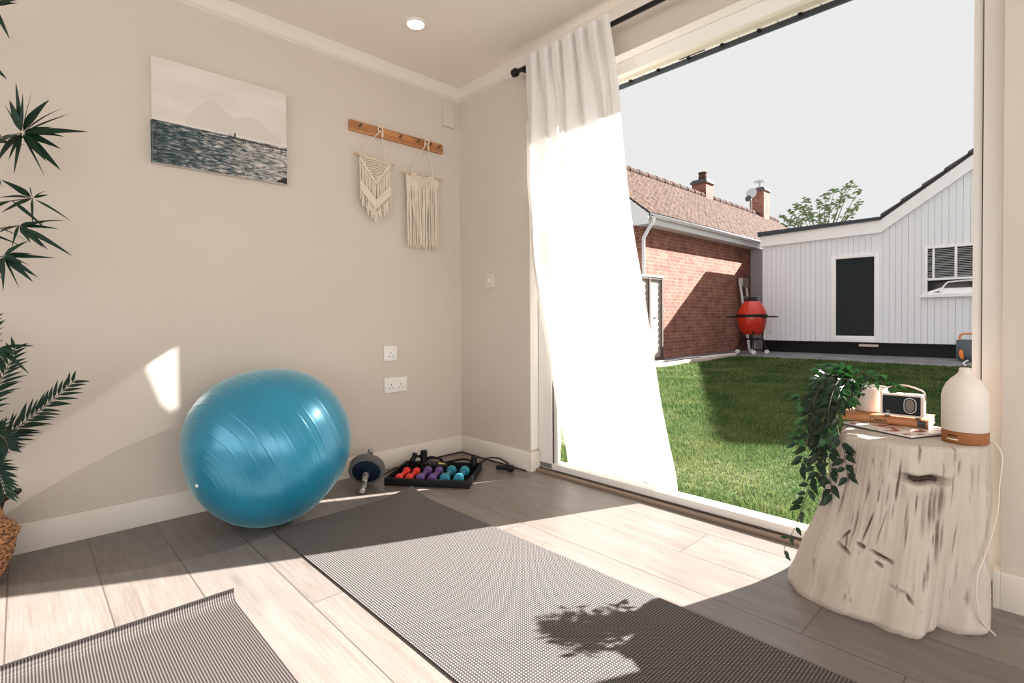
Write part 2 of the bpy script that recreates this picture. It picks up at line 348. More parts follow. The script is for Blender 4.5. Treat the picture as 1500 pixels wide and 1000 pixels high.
def cove(axis, a, b, sgn):
    prof = [(0, H), (0, H-.07)]+[(sgn*(.022*math.sin(t*PI/2)+.002), H-.066+.05*(1-math.cos(t*PI/2))) for t in [i/5 for i in range(6)]]+[(sgn*.024, H)]
    return MB().prism(prof, axis, a, b)
struct(cove(1, RY, 0, 1), 'trim_1', 'trim_paint', 'pale coving strip over the left wall', smooth=50)
struct(cove(0, 0, RX, -1), 'trim_2', 'trim_paint', 'pale coving strip over the garden opening wall', smooth=50)

# garden door frame (opened wide)
XI0, XI1 = .752, 2.447; ZI = 2.018; YF0, YF1 = .06, .098
dr = bpy.data.objects.new('door_1', None); COL.objects.link(dr); dr.location = (1.6, .09, 0); tag(dr, 'white frame of the wide garden door opening', None, None, 'structure')
f = MB().bx(XL+.004, XI0-.03, YF0, YF1, 0, ZH-.004).bx(XI0-.028, XI0, YF0+.012, YF1+.0, .05, ZI).bx(XI1, XI1+.022, YF0+.018, YF1+.02, .05, ZI).bx(XI1+.024, XR, YF0, YF1, 0, ZH-.004)
f.build('door_jamb', 'frame_white', dr, bevel=.003)
MB().bx(XI0-.0315, XI0-.0265, YF0+.004, YF1, .05, ZI).bx(XI1+.021, XI1+.025, YF0+.012, YF1, .05, ZI).build('gasket', 'dark_gap', dr, smooth=0)
MB().bx(XI0-.03, XI1+.03, YF0, YF1, ZI, ZH-.004).build('door_head', 'frame_white', dr, bevel=.003)
MB().prism([(YF0, .018), (YF0, .05), (YF0+.02, .056), (YF1+.05, .044), (YF1+.05, .0), (YF0+.01, .0), (YF0+.01, .018)], 0, XL+.002, XR-.002).build('door_sill', 'frame_white', dr, bevel=.002)
MB().bx(XL+.002, XR-.002, YF0-.012, YF0+.008, .0, .0175).build('sill_gap', 'dark_gap', dr, smooth=0)
MB().bx(XL+bt, XR-bt, .020, YF0-.012, 0, .014).build('threshold_strip', 'threshold_wood', dr, bevel=.003)

# roof overhang of the garden room
oh = bpy.data.objects.new('trim_5', None); COL.objects.link(oh); oh.location = (1.6, .3, 2.15); tag(oh, 'white soffit and dark gutter edge outside over the opening', None, None, 'structure')
sb = MB(); x = -.4
while x < 4.4: sb.bx(x, x+.164, .25, .372, 2.138, 2.152); x += .168
sb.build('soffit_board', 'white_fascia', oh, smooth=0)
MB().bx(-.4, 4.4, .375, .39, 2.118, 2.2).bx(-.4, 4.4, .39, .46, 2.16, 2.17).build('gutter_edge', 'roof_felt', oh, smooth=0)
MB().bx(-.4, 4.4, .24, .47, 2.2, 2.46).bx(-.4, 4.4, .24, .3, 2.153, 2.2).build('fascia_back', 'roof_felt', oh, smooth=0)
cl = MB(); x = -.32
while x < 4.4: cl.bx(x, x+.014, .358, .378, 2.128, 2.137); x += .168
cl.build('soffit_clip', 'black_metal', oh, smooth=0)
MB().bx(1.33, 1.46, .30, .345, 2.128, 2.1375).build('soffit_vent', 'black_metal', oh, smooth=0)
# outside face of the garden room wall, below the left jamb
# ------------------------------------------------------------------ exterior ground
def gz(y): return -.075+.0105*max(y, 0)
lw_ = MB(); nx, ny = 30, 60
X0, X1, Y0, Y1 = -2.05, 8.0, .25, 8.9
vs = [(X0+(X1-X0)*i/nx, Y0+(Y1-Y0)*j/ny, gz(Y0+(Y1-Y0)*j/ny)+.006*noise.noise(Vector((i*.8, j*.8, 0)))) for j in range(ny+1) for i in range(nx+1)]
lw_.add(vs, [(j*(nx+1)+i, j*(nx+1)+i+1, (j+1)*(nx+1)+i+1, (j+1)*(nx+1)+i) for j in range(ny) for i in range(nx)])
struct(lw_, 'ground_lawn', 'soil', 'earth under the garden grass')
struct(MB().bx(-12, X0, .25, 30, -.2, .012).bx(X0, 9, 8.9, 30, -.2, .03), 'ground_paving', 'paving', 'grey paving between the lawn and the white building', smooth=0)
kb = MB(); y = .3
while y < 8.8:
    kb.box((X0+.03, y+.1, gz(y)+.02), (.1, .208, .12)); y += .215
struct(kb, 'trim_6', 'kerb_brick', 'row of pale kerb bricks along the left lawn edge', bevel=.006)
# grass blades
rng = np.random.default_rng(3)
def blades(n, ylo, yhi, xlo, xhi, hgt, wid):
    y = rng.uniform(ylo, yhi, n); x = rng.uniform(xlo, xhi, n); return x, y, np.full(n, hgt), np.full(n, wid)
gs = [blades(60000, .27, 2.2, .2, 2.2, .030, .0028), blades(70000, 2.2, 5, -1.6, 2.2, .036, .006), blades(45000, 5, 8.9, -2.0, 2.4, .045, .012), blades(9000, .27, .55, .2, 2.4, .04, .003)]
x, y, hh, ww_ = [np.concatenate([g[i] for g in gs]) for i in range(4)]
n = len(x); patch = np.sin(x*3.1+1.3*np.sin(y*2.3))+np.sin(y*4.7+2*np.sin(x*1.9)); hh = hh*rng.uniform(.45, 1.15, n)*(1+.16*patch)
z = -.075+.0105*y-.002
an = rng.uniform(0, 2*PI, n); la = rng.uniform(0, 2*PI, n); ll = hh*rng.uniform(.2, 1.0, n)
dx, dy = np.cos(an)*ww_, np.sin(an)*ww_; lx, ly = np.cos(la)*ll, np.sin(la)*ll
V = np.empty((n, 3, 3)); V[:, 0] = np.stack([x-dx, y-dy, z], 1); V[:, 1] = np.stack([x+dx, y+dy, z], 1); V[:, 2] = np.stack([x+lx, y+ly, z+hh], 1)
me = bpy.data.meshes.new('grass'); me.vertices.add(n*3); me.vertices.foreach_set('co', V.reshape(-1))
me.loops.add(n*3); me.loops.foreach_set('vertex_index', np.arange(n*3, dtype=np.int32)); me.polygons.add(n)
me.polygons.foreach_set('loop_start', np.arange(0, n*3, 3, dtype=np.int32)); me.polygons.foreach_set('loop_total', np.full(n, 3, dtype=np.int32))
me.update(); me.validate(); tone = np.clip(rng.normal(.38, .24, n)+.08*np.sin(x*5)*np.cos(y*3), 0, 1); ta = me.attributes.new('tone', 'FLOAT', 'POINT'); ta.data.foreach_set('value', np.repeat(tone, 3).astype(np.float32))
me.materials.append(MATS['grass_a']); go = bpy.data.objects.new('grass', me); COL.objects.link(go)
tag(go, 'short green lawn grass between the garden room and the paving', 'grass', None, 'stuff')

# ------------------------------------------------------------------ white garden building
D = 11.0
gb = thing('garden_building', (1.5, D, .0), 'white boarded building with a dark doorway and a gable behind the lawn', 'building')
XLb, XK, XA, ZA = -2.235, .15, 5.35, 6.53
def ftop(x): return 2.60+(.05/2.385)*(x-XLb) if x < XK else (2.65+.71*(x-XK) if x < XA else 2.65+.71*(XA-XK)-.71*(x-XA))
DX0, DX1, DZ0, DZ1 = -.715, .075, .335, 2.16
WX0, WX1, WZ0, WZ1 = .865, 2.3, 1.27, 2.23
wb = MB(); bw = .105; x = XLb
def top2(xa, xb, y0, y1, z0, mb):
    vs = [(xa, y0, z0), (xb, y0, z0), (xb, y0, ftop(xb)), (xa, y0, ftop(xa)), (xa, y1, z0), (xb, y1, z0), (xb, y1, ftop(xb)), (xa, y1, ftop(xa))]
    mb.add(vs, [(0, 1, 2, 3), (7, 6, 5, 4), (0, 4, 5, 1), (1, 5, 6, 2), (2, 6, 7, 3), (3, 7, 4, 0)])
g = .0025; edges = [XLb]
while edges[-1] < 10.5: edges.append(edges[-1]+bw)
cuts = sorted(edges+[DX0, DX1, WX0, WX1, XK, XA])
for a, b in zip(cuts[:-1], cuts[1:]):
    if b-a < .004: continue
    aa = a+(g*2 if a in edges else 0); m_ = (a+b)/2
    if DX0 < m_ < DX1: top2(aa, b, D, D+.02, DZ1, wb)
    elif WX0 < m_ < WX1: top2(aa, b, D, D+.02, WZ1, wb); wb.bx(aa, b, D, D+.02, .30, WZ0)
    else: top2(aa, b, D, D+.02, .30, wb)
wb.build('board_cladding', 'white_board', gb, smooth=0)
bk_ = MB()
for a, b in ((XLb+.01, DX0), (DX1, WX0), (WX1, XA), (XA, 10.5)): top2(a, b, D+.021, D+.12, .30, bk_)
top2(DX0, DX1, D+.021, D+.12, DZ1, bk_); top2(WX0, WX1, D+.021, D+.12, WZ1, bk_); bk_.bx(WX0, WX1, D+.021, D+.12, .30, WZ0)
bk_.bx(XLb+.01, XLb+.12, D+.12, D+4, .1, 2.6).bx(XLb, 10.5, D+4, D+4.1, .1, 2.6)
bk_.build('wall', 'white_board', gb, smooth=0)
MB().bx(XLb, 10.5, D+.03, D+.14, .0, .30).bx(XLb, 10.5, D-.02, D+.03, .27, .297).build('plinth', 'black_plastic', gb, smooth=0)
MB().bx(XLb, 10.5, D+.14, D+4.1, .25, .30).build('floor_slab', 'render_grey', gb, smooth=0)
# flat roof and its fascia
def strip(mb, pts, y0, y1):  # pts: (x, zlow, zhigh)
    for (xa, la_, ha), (xb, lb, hb) in zip(pts[:-1], pts[1:]):
        mb.prism([(xa, la_), (xb, lb), (xb, hb), (xa, ha)], 1, y0, y1)
fs = MB(); strip(fs, [(XLb-.03, 2.55, 2.80), (XK, 2.60, 2.86)], D-.05, D-.001)
strip(fs, [(XK, 2.60, 2.86), (XA, 2.60+.71*(XA-XK), 2.86+.71*(XA-XK)), (10.4, 2.60+.71*(XA-XK)-.71*(10.4-XA), 2.86+.71*(XA-XK)-.71*(10.4-XA))], D-.06, D-.001)
fs.build('fascia', 'white_fascia', gb, smooth=0)
fr = MB(); strip(fr, [(XLb-.08, 2.80, 2.905), (XK, 2.86, 2.925)], D-.09, D+4.2); fr.build('flat_roof', 'roof_felt', gb, smooth=0)
sr = MB(); strip(sr, [(XK, 2.86, 2.93), (XA, 2.86+.71*(XA-XK), 2.93+.71*(XA-XK)), (10.4, 2.86+.71*(2*XA-XK-10.4), 2.93+.71*(2*XA-XK-10.4))], D-.03, D+6)
xk = XK
while xk < XA-.3:
    z0 = 2.93+.71*(xk-XK); sr.prism([(xk, z0-.01), (xk+.36, z0+.2456), (xk+.36, z0+.2656), (xk, z0+.045)], 1, D-.10, D+6); xk += .34
sr.build('pitched_roof', 'slate', gb, smooth=0)
dd = MB(); t_ = .065
dd.bx(DX0-.05, DX0+.04, D-.03, D+.06, DZ0-.03, DZ1+.03).bx(DX1-.04, DX1+.05, D-.03, D+.06, DZ0-.03, DZ1+.03).bx(DX0+.04, DX1-.04, D-.03, D+.06, DZ1-.045, DZ1+.03).bx(DX0+.04, DX1-.04, D-.03, D+.06, DZ0-.03, DZ0+.10)
df = dd.build('door_frame', 'white_fascia', gb, bevel=.004)
MB().bx(DX0+.04, DX1-.04, D+.02, D+.03, DZ0+.10, DZ1-.045).build('pane', 'glass_dark', df, smooth=0)
wf = MB(); f_ = .045
wf.bx(WX0, WX0+f_, D-.02, D+.05, WZ0, WZ1).bx(WX1-f_, WX1, D-.02, D+.05, WZ0, WZ1).bx(WX0+f_, WX1-f_, D-.02, D+.05, WZ1-.05, WZ1).bx(WX0+f_, WX1-f_, D-.02, D+.05, WZ0, WZ0+.04)
wf.bx(WX0+f_, WX1-f_, D-.01, D+.04, 1.555, 1.60).bx(1.32, 1.36, D-.01, D+.04, 1.60, WZ1-.05).bx(WX0+.12, WX0+.155, D-.005, D+.04, 1.60, WZ1-.05)
wfo = wf.build('window_frame', 'white_fascia', gb, bevel=.004)
MB().bx(WX0-.06, WX1+.05, D-.07, D-.0005, WZ0-.05, WZ0-.012).build('window_ledge', 'white_fascia', gb, bevel=.004)
MB().bx(WX0+f_, WX1-f_, D+.051, D+.056, WZ0+.03, WZ1-.04).build('window_pane', 'glass_dark', wfo, smooth=0)
bl = MB(); zz = 1.62
while zz < 2.16: bl.box((1.57, D+.035, zz), (1.30, .003, .012), Matrix.Rotation(.5, 3, 'X')); zz += .033
bl.build('blind', 'blind', wfo, smooth=0)
lowsash = MB().tube(crom([(1.10, D+.03, 1.32), (1.20, D+.03, 1.49), (1.32, D+.03, 1.52), (1.72, D+.03, 1.53), (1.9, D+.03, 1.50)], 5), .018, 6)
lowsash.box((1.0, D+.03, 1.34), (.34, .012, .05), Matrix.Rotation(-.35, 3, 'Y')).box((1.5, D+.035, 1.35), (.75, .012, .09))
lowsash.build('white_sash', 'white_fascia', wfo)
MB().bx(-.22, .12, D-.10, D-.045, .215, .262).build('step_block', 'kerb_brick', gb)

# ------------------------------------------------------------------ brick house
BX, BY0, BY1 = -2.95, 6.876, 19.3; XRd, ZRd = -4.89, 4.62; EX, EZ, GY = -2.69, 2.857, 6.645
hs = thing('brick_house', (BX-2, 13, 0), 'red brick house with a brown tiled roof left of the white building', 'house')
MB().bx(BX-.25, BX, BY0+.001, BY1, 0, 2.71).build('wall', 'brick', hs, smooth=0)
MB().prism([(BX-4, 0), (BX-.0, 0), (BX, 2.65), (XRd, 4.45), (BX-4, 2.9)], 1, BY0-.002, BY0+.0).build('gable_wall', 'brick_front', hs, smooth=0)
L_ = math.hypot(ZRd-EZ, XRd-EX); ndir = Vector((XRd-EX, 0, ZRd-EZ)).normalized(); nrm = Vector((ndir.z, 0, -ndir.x)); 
if nrm.z < 0: nrm = -nrm
tb = MB(); rows = 23; cw = .19; ylen = BY1-GY; rr = L_/rows
for i in range(rows):
    for j in range(int(ylen/cw)):
        p = Vector((EX, GY+(j+.5)*cw, EZ))+ndir*(rr*(i+.5))+nrm*(.012+random.uniform(0, .006))
        rot = Matrix.Rotation(-math.atan2(ndir.z, ndir.x)-.0, 3, 'Y') @ Matrix.Rotation(.14, 3, 'Y')
        tb.box(p, (rr*.70, cw*.90, .022), rot)
tb.build('roof_tiles', 'tl' if 'tl' in MATS else 'roof_tile', hs, smooth=0)
MB().prism([(EX+.02, EZ-.04), (EX+.02, EZ-.01), (XRd, ZRd-.02), (-7.1, EZ-.04)], 1, GY+.01, BY1).build('roof_deck', 'black_plastic', hs, smooth=0)
rg = MB(); y = GY+.01
while y < BY1: rg.tube([(XRd, y, ZRd+.0), (XRd, y+.42, ZRd+.0)], [.115, .10], 10); y += .43
rg.build('ridge_tile', 'roof_tile', hs)
MB().prism([(EX, EZ-.21), (EX, EZ-.02), (XRd, ZRd-.02), (XRd, ZRd-.22)], 1, GY-.02, GY+.01).prism([(EX, EZ-.21), (EX, EZ-.04), (EX-.40, EZ+.29), (EX-.40, EZ-.21)], 1, GY-.03, GY-.0205).bx(EX-.3, EX-.01, GY, GY+.23, EZ-.21, EZ-.18).build('bargeboard', 'gutter_white', hs, smooth=0)
MB().bx(EX-.04, EX-.01, GY+.04, BY1, EZ-.20, EZ-.06).bx(BX, EX-.04, GY+.04, BY1, EZ-.20, EZ-.18).build('fascia', 'gutter_white', hs, smooth=0)
gt = MB()
k = len(gt.v)
for yy in (GY+.03, BY1):
    for i in range(9):
        a_ = PI+PI*i/8; gt.v.append((EX+.046+.056*math.cos(a_), yy, EZ-.03+.06*math.sin(a_)))
for i in range(8): gt.f.append((k+i, k+i+1, k+9+i+1, k+9+i)); gt.mi.append(0)
g_ = gt.build('gutter', 'gutter_white', hs); sd = g_.modifiers.new('s', 'SOLIDIFY'); sd.thickness = .006
MB().tube([(-2.645, 6.74, 2.785), (-2.655, 6.74, 2.71), (-2.89, 6.785, 2.42), (-2.897, 6.785, 2.33), (-2.897, 6.785, .02)], .034, 10).build('downpipe', 'gutter_white', hs)
pass
def chimney(name, x, y, z0, z1, wx, wy, pot, label):
    t = thing(name, (x, y, z0), label, 'chimney')
    MB().bx(x-wx/2, x+wx/2, y-wy/2, y+wy/2, z0, z1-.12).build('stack', 'brick', t, smooth=0)
    MB().bx(x-wx/2-.04, x+wx/2+.04, y-wy/2-.04, y+wy/2+.04, z1-.12, z1-.05).bx(x-wx/2, x+wx/2, y-wy/2, y+wy/2, z1-.05, z1).build('cap_course', 'slate', t, smooth=0)
    if pot == 'pot': MB().lathe([(.12, z1), (.13, z1+.05), (.11, z1+.2), (.13, z1+.22), (.13, z1+.26)], (x, y, 0), 14).build('chimney_pot', 'roof_tile', t)
    else:
        MB().lathe([(.10, z1), (.10, z1+.08), (.03, z1+.09), (.03, z1+.25)], (x, y, 0), 14).lathe([(.02, z1+.25), (.2, z1+.26), (.2, z1+.29), (.02, z1+.32)], (x, y, 0), 14).build('cowl', 'steel', t)
    return t
chimney('chimney', -5.0, 13.58, 4.35, 5.15, .46, .5, 'pot', 'chimney stack on the tiled roof ridge with a clay pot')
chimney('chimney', -4.89, 17.88, 4.3, 5.60, .5, .55, 'cowl', 'brick chimney stack with a flat metal cowl, by the aerial')
ae = thing('aerial', (-4.84, 16.9, 4.55), 'thin television aerial and small dish beside the cowled chimney', 'aerial')
MB().tube([(-4.84, 17.0, 4.5), (-4.84, 17.0, 5.38)], .017, 6).tube([(-4.84, 17.0, 5.06), (-4.75, 16.6, 5.01)], .011, 6).build('mast', 'steel', ae)
MB().lathe([(.02, 0), (.13, .03), (.19, .08)], (-4.80, 16.97, 5.26), 16, Matrix.Rotation(1.4, 3, 'X')).build('dish', 'steel', ae)
MB().lathe([(.02, 0), (.09, .03), (.11, .07)], (-4.73, 16.5, 4.99), 12, Matrix.Rotation(1.4, 3, 'X')).build('dish', 'slate', ae)
# rendered wall closing the passage between the two buildings
pw = MB().bx(-2.945, -2.24, 12.1, 12.25, 0, 2.64).build('passage_wall', 'render_grey', None, smooth=0); tag(pw, 'plain grey rendered wall between the brick house and white building', 'wall')

# close-boarded gate panel by the brick wall
gp = thing('fence_panel', (-2.764, 6.7, 0), 'weathered wooden fence gate panel with dark frame against the brick wall', 'fence panel')
fb = MB(); zz = .08
while zz < 1.58:
    fb.box((-2.764, 6.37, zz+.065), (.02, 1.66, .14), Matrix.Rotation(.1, 3, 'Y')); zz += .119
fb.build('slats', 'fence_wood', gp, smooth=0)
for yy in (5.86, 6.70, 7.163): MB().bx(-2.745, -2.713, yy, yy+.046, .03, 1.635).build('batten', 'fence_batten', gp, smooth=0)
MB().bx(-2.74, -2.718, 5.86, 7.21, 1.60, 1.635).build('top_rail', 'fence_batten', gp, smooth=0)
MB().bx(-2.79, -2.708, 5.54, 7.225, 1.64, 1.673).build('capping_rail', 'fence_wood', gp, smooth=0)
MB().tube([(-2.70, 7.18, .99), (-2.66, 7.18, .99), (-2.66, 7.12, .99)], .011, 6).build('latch', 'black_metal', gp)

# kamado barbecue
kx, ky, kz = -2.05, 9.9, .03
kb_ = thing('kamado_barbecue', (kx, ky, kz), 'red egg shaped barbecue on a black wheeled stand by the brick wall', 'barbecue')
def egg(z0, z1, n=14):
    out = []
    for i in range(n+1):
        z = z0+(z1-z0)*i/n
        r = .305*max(0, 1-abs((z-.84)/.42)**1.7)**.62 if z > .86 else .300*max(0, 1-abs((z-.84)/.50)**2.6)**.6
        out.append((r+.004, z+kz))
    return out
MB().lathe(egg(.44, .83), (kx, ky, 0), 40).build('lower_bowl', 'kamado_red', kb_)
MB().lathe(egg(.885, 1.18), (kx, ky, 0), 40).build('lid', 'kamado_red', kb_)
MB().lathe([(.28, .825+kz), (.318, .83+kz), (.318, .885+kz), (.28, .89+kz)], (kx, ky, 0), 36).build('steel_band', 'black_metal', kb_)
MB().lathe([(.12, 1.175+kz), (.13, 1.21+kz), (.10, 1.23+kz), (.10, 1.27+kz), (.03, 1.28+kz)], (kx, ky, 0), 20).build('top_vent', 'black_metal', kb_)
MB().tube(crom([(kx+.10, ky-.27, .84+kz), (kx+.10, ky-.34, .86+kz), (kx+.22, ky-.30, .86+kz), (kx+.24, ky-.16, .84+kz)], 5), .013, 6).build('lid_handle', 'black_metal', kb_)
for sx__ in (-1, 1):
    MB().box((kx+sx__*.40, ky, .83+kz), (.2, .34, .03)).tube([(kx+sx__*.29, ky, .84+kz), (kx+sx__*.50, ky, .84+kz)], .012, 6).build('side_shelf', 'black_plastic', kb_, bevel=.005)
for a_ in (0.4, 2.0, 3.6, 5.2):
    c_, s_ = math.cos(a_), math.sin(a_)
    lg = MB().tube(crom([(kx+.24*c_, ky+.24*s_, .60+kz), (kx+.22*c_, ky+.22*s_, .35+kz), (kx+.30*c_, ky+.30*s_, .09+kz)], 5), .016, 6).build('leg', 'black_metal', kb_)
    MB().lathe([(.045, -.012), (.05, -.006), (.05, .006), (.045, .012)], (kx+.30*c_, ky+.30*s_, .05+kz), 14, Matrix.Rotation(PI/2, 3, 'X')).build('castor', 'gutter_white', kb_)
MB().tube([(kx+.24*math.cos(t*PI/8), ky+.24*math.sin(t*PI/8), .33+kz) for t in range(17)], .012, 6).tube([(kx+.25*math.cos(t*PI/8), ky+.25*math.sin(t*PI/8), .58+kz) for t in range(17)], .012, 6).build('stand_ring', 'black_metal', kb_)
tg = thing('grill_tongs', (kx+.47, ky-.16, .55), 'steel tongs hanging from the right shelf of the barbecue', 'tongs')
MB().tube([(kx+.44, ky-.18, .83+kz), (kx+.445, ky-.18, .45+kz)], .008, 6).tube([(kx+.49, ky-.18, .83+kz), (kx+.47, ky-.18, .45+kz)], .008, 6).build('arms', 'steel', tg)
# aluminium ladder / steps behind
ld = thing('step_ladder', (-2.7, 11.4, .013), 'folded aluminium step ladder leaning on the brick wall behind the barbecue', 'ladder')
for yy in (11.25, 11.6): MB().tube([(-2.64, yy, .045), (-2.885, yy, 1.82)], .032, 6).build('rail', 'gutter_white', ld)
for i in range(6): MB().box((-2.668-.0385*i, 11.425, .25+.28*i), (.08, .31, .04)).build('tread', 'steel', ld, smooth=0)
MB().box((-2.865, 11.425, 1.76), (.13, .38, .2)).build('top_platform', 'steel', ld, bevel=.01)
# hose lying at the brick wall
ho = MB().tube(crom([(-2.3, 9.5, .045), (-2.45, 8.6, .028), (-2.55, 7.8, .028), (-2.45, 7.1, .028), (-2.6, 6.5, .028)], 8), .012, 6).build('garden_hose', 'hose', None); tag(ho, 'thin pale hose lying along the foot of the brick wall', 'hose')
# hose reel
hr = thing('hose_reel', (1.55, 10.35, .03), 'grey hose reel box with orange nozzle by the white building', 'hose reel')
MB().bx(1.42, 1.78, 10.25, 10.5, .05, .42).build('reel_case', 'reel_grey', hr, bevel=.03)
MB().lathe([(.14, 0), (.15, .02), (.15, .05), (.10, .06)], (1.62, 10.25, .24), 20, Matrix.Rotation(PI/2, 3, 'X')).build('drum', 'reel_grey', hr)
MB().tube(crom([(1.47, 10.24, .42), (1.5, 10.24, .52), (1.7, 10.24, .52), (1.74, 10.24, .42)], 5), .016, 6).build('carry_handle', 'orange_plastic', hr)
MB().tube([(1.50, 10.2, .23), (1.50, 10.17, .16), (1.52, 10.16, .08)], [.03, .035, .02], 8).build('nozzle', 'orange_plastic', hr)
hg = MB().tube(crom([(1.60, 10.12, .06), (1.58, 9.9, .05), (1.60, 9.4, .05), (1.66, 9.0, .05)], 6), .014, 6).build('hose_end', 'hose', hr)

# tree beyond the flat roof
TY = 23.0; TK = (TY-CAM.y)/(18-CAM.y)
def tq(x, z): return Vector((CAM.x+(x-CAM.x)*TK, TY, CAM.z+(z-CAM.z)*TK))
tr = thing('tree', (-4.2, TY, 0), 'sparse leafy tree showing above the flat roof', 'tree')
tk = MB().tube([(-4.2, TY, 0), (-4.15, TY, 2), (-4.2, TY, 3.8)], [.16, .12, .09], 8)
lv = MB(); rt = random.Random(5)
def tuft(p, s, n):
    for _ in range(n):
        q = Vector(p)+Vector((rt.gauss(0, s), rt.gauss(0, s*2), rt.gauss(0, s*.8))); a = rt.uniform(-.5, .9)+(PI if rt.random() < .5 else 0); l = rt.uniform(.06, .11)
        d = Vector((math.cos(a), rt.uniform(-.4, .4), math.sin(a))).normalized(); e_ = d.cross(Vector((rt.uniform(-.5, .5), 1, rt.uniform(-.5, .5)))).normalized()*l*.38
        lv.add([q-d*l, q-e_, q+d*l, q+e_], [(0, 1, 2, 3)])
for x0, z0 in ((-4.35, 4.35), (-4.15, 4.5), (-3.85, 4.62), (-3.65, 4.8), (-3.45, 4.7), (-3.2, 4.45), (-3.35, 4.95), (-2.95, 4.85), (-2.75, 5.0), (-2.5, 5.12), (-2.15, 5.2), (-1.98, 5.3), (-1.8, 4.95), (-2.3, 4.75), (-1.75, 4.6), (-4.5, 4.25), (-3.8, 4.3), (-2.7, 4.6), (-2.0, 4.4), (-2.95, 4.35)):
    e0 = tq(x0, z0); m0 = tq(-2.9+(x0+2.9)*.55, 3.9)
    pts = bez((-4.2, TY, 3.7), m0, e0-Vector(((x0+2.9)*.25, 0, .35)), e0, 10)
    tk.tube(pts, [.03-.0026*i for i in range(11)], 5)
    for q in pts[6:]:
        if rt.random() < .75: tuft(q, .075, 7)
    tuft(e0, .06, 7)
tk.build('branches', 'bark', tr); lv.build('leaves', 'tree_leaf', tr, smooth=0)

# ------------------------------------------------------------------ curtain, rod
rod = thing('curtain_rod', (1.8, -.09, 2.178), 'black metal curtain rod above the garden opening', 'curtain rod')
MB().tube([(.625, -.09, 2.178), (3.3, -.09, 2.178)], .0115, 14).build('pole', 'black_metal', rod)
MB().lathe([(.010, -.025), (.021, -.022), (.023, 0), (.016, .010), (.012, .012)], (.612, -.09, 2.178), 18, Matrix.Rotation(PI/2, 3, 'Y')).build('finial', 'black_metal', rod)
for xx in (.672, 3.1):
    MB().box((xx, -.045, 2.178), (.014, .09, .014)).lathe([(.024, 0), (.024, .005)], (xx, -.001, 2.178), 16, Matrix.Rotation(PI/2, 3, 'X')).box((xx, -.09, 2.168), (.016, .03, .02)).build('bracket', 'black_metal', rod, bevel=.002)
Rk = [(2.235, 1.236, -.124), (2.178, 1.243, -.124), (2.05, 1.255, -.105), (1.876, 1.271, -.09), (1.658, 1.288, -.09), (1.255, 1.335, -.085), (1.016, 1.362, -.05), (.743, 1.379, .0), (.426, 1.383, .08), (.195, 1.395, .15), (.055, 1.402, .195)]
Lk = [(2.235, .714, -.120), (2.1, .712, -.118), (1.88, .722, -.125), (1.50, .690, -.090), (1.40, .652, -.025), (1.197, .648, -.02), (.909, .705, -.02), (.727, .755, -.02), (.35, .760, .06), (.114, .765, .135), (.055, .765, .15)]
def interp(tab, z):
    if z >= tab[0][0]: return tab[0][1:]
    for a, b in zip(tab[:-1], tab[1:]):
        if z >= b[0]:
            t = (z-b[0])/(a[0]-b[0]); t2 = t; return tuple(b[i]*(1-t2)+a[i]*t2 for i in (1, 2))
    return tab[-1][1:]
NU, NV = 220, 110; cur = MB(); vs = []
npl = 7
def sstep(a, b, x): t = min(1, max(0, (x-a)/(b-a))); return t*t*(3-2*t)
for j in range(NV+1):
    v_ = j/NV; z = 2.207-(2.207-.022)*v_
    zs = z
    # smooth the edge curves a little
    lx = sum(interp(Lk, zs+d)[0] for d in (-.08, 0, .08))/3; ly = sum(interp(Lk, zs+d)[1] for d in (-.08, 0, .08))/3
    rx = sum(interp(Rk, zs+d)[0] for d in (-.08, 0, .08))/3; ry = sum(interp(Rk, zs+d)[1] for d in (-.08, 0, .08))/3
    for i in range(NU+1):
        u = i/NU
        ph = u*npl*2*PI
        sq = math.tanh(2.6*math.sin(ph))*.018                            # box pleats at the heading
        fo = .026*math.sin(u*5*2*PI+.8+.7*math.sin(3*u+v_*1.2))+.016*math.sin(u*11*PI+1.7*v_+.4)
        lo = .030*math.sin(u*2.6*2*PI+1.4+1.1*v_)+.012*math.sin(u*6.3*2*PI-.8*v_)
        a1 = sstep(.0, .30, v_); a2 = sstep(.45, .9, v_)
        off_ = sq*(1-a1)+(fo*(1-a2)+lo*a2)*a1
        env = min(1, u/.04, (1-u)/.03)**.5 if a1 > .5 else 1
        x = lx+(rx-lx)*u+.010*math.cos(ph)*(1-a1)*math.sin(u*PI)+.006*math.sin(u*23+v_*4)*math.sin(u*PI)
        y = ly+(ry-ly)*u + off_*(env if a1 > .5 else 1) - .02*math.sin(u*PI)*sstep(.2, .6, v_)*(1-sstep(.7, 1, v_))
        zz = z + .003*math.sin(ph)*(1-v_)
        if z < .75: y = max(y, -.02+.17*(1-z/.75)) if (z < .12) else y
        vs.append((x, y, zz))
cur.add(vs, [(j*(NU+1)+i, j*(NU+1)+i+1, (j+1)*(NU+1)+i+1, (j+1)*(NU+1)+i) for j in range(NV) for i in range(NU)])
co = cur.build('curtain', 'curtain_cloth', None, smooth=180); tag(co, 'sheer white linen curtain hanging from the black rod and blowing outwards', 'curtain')

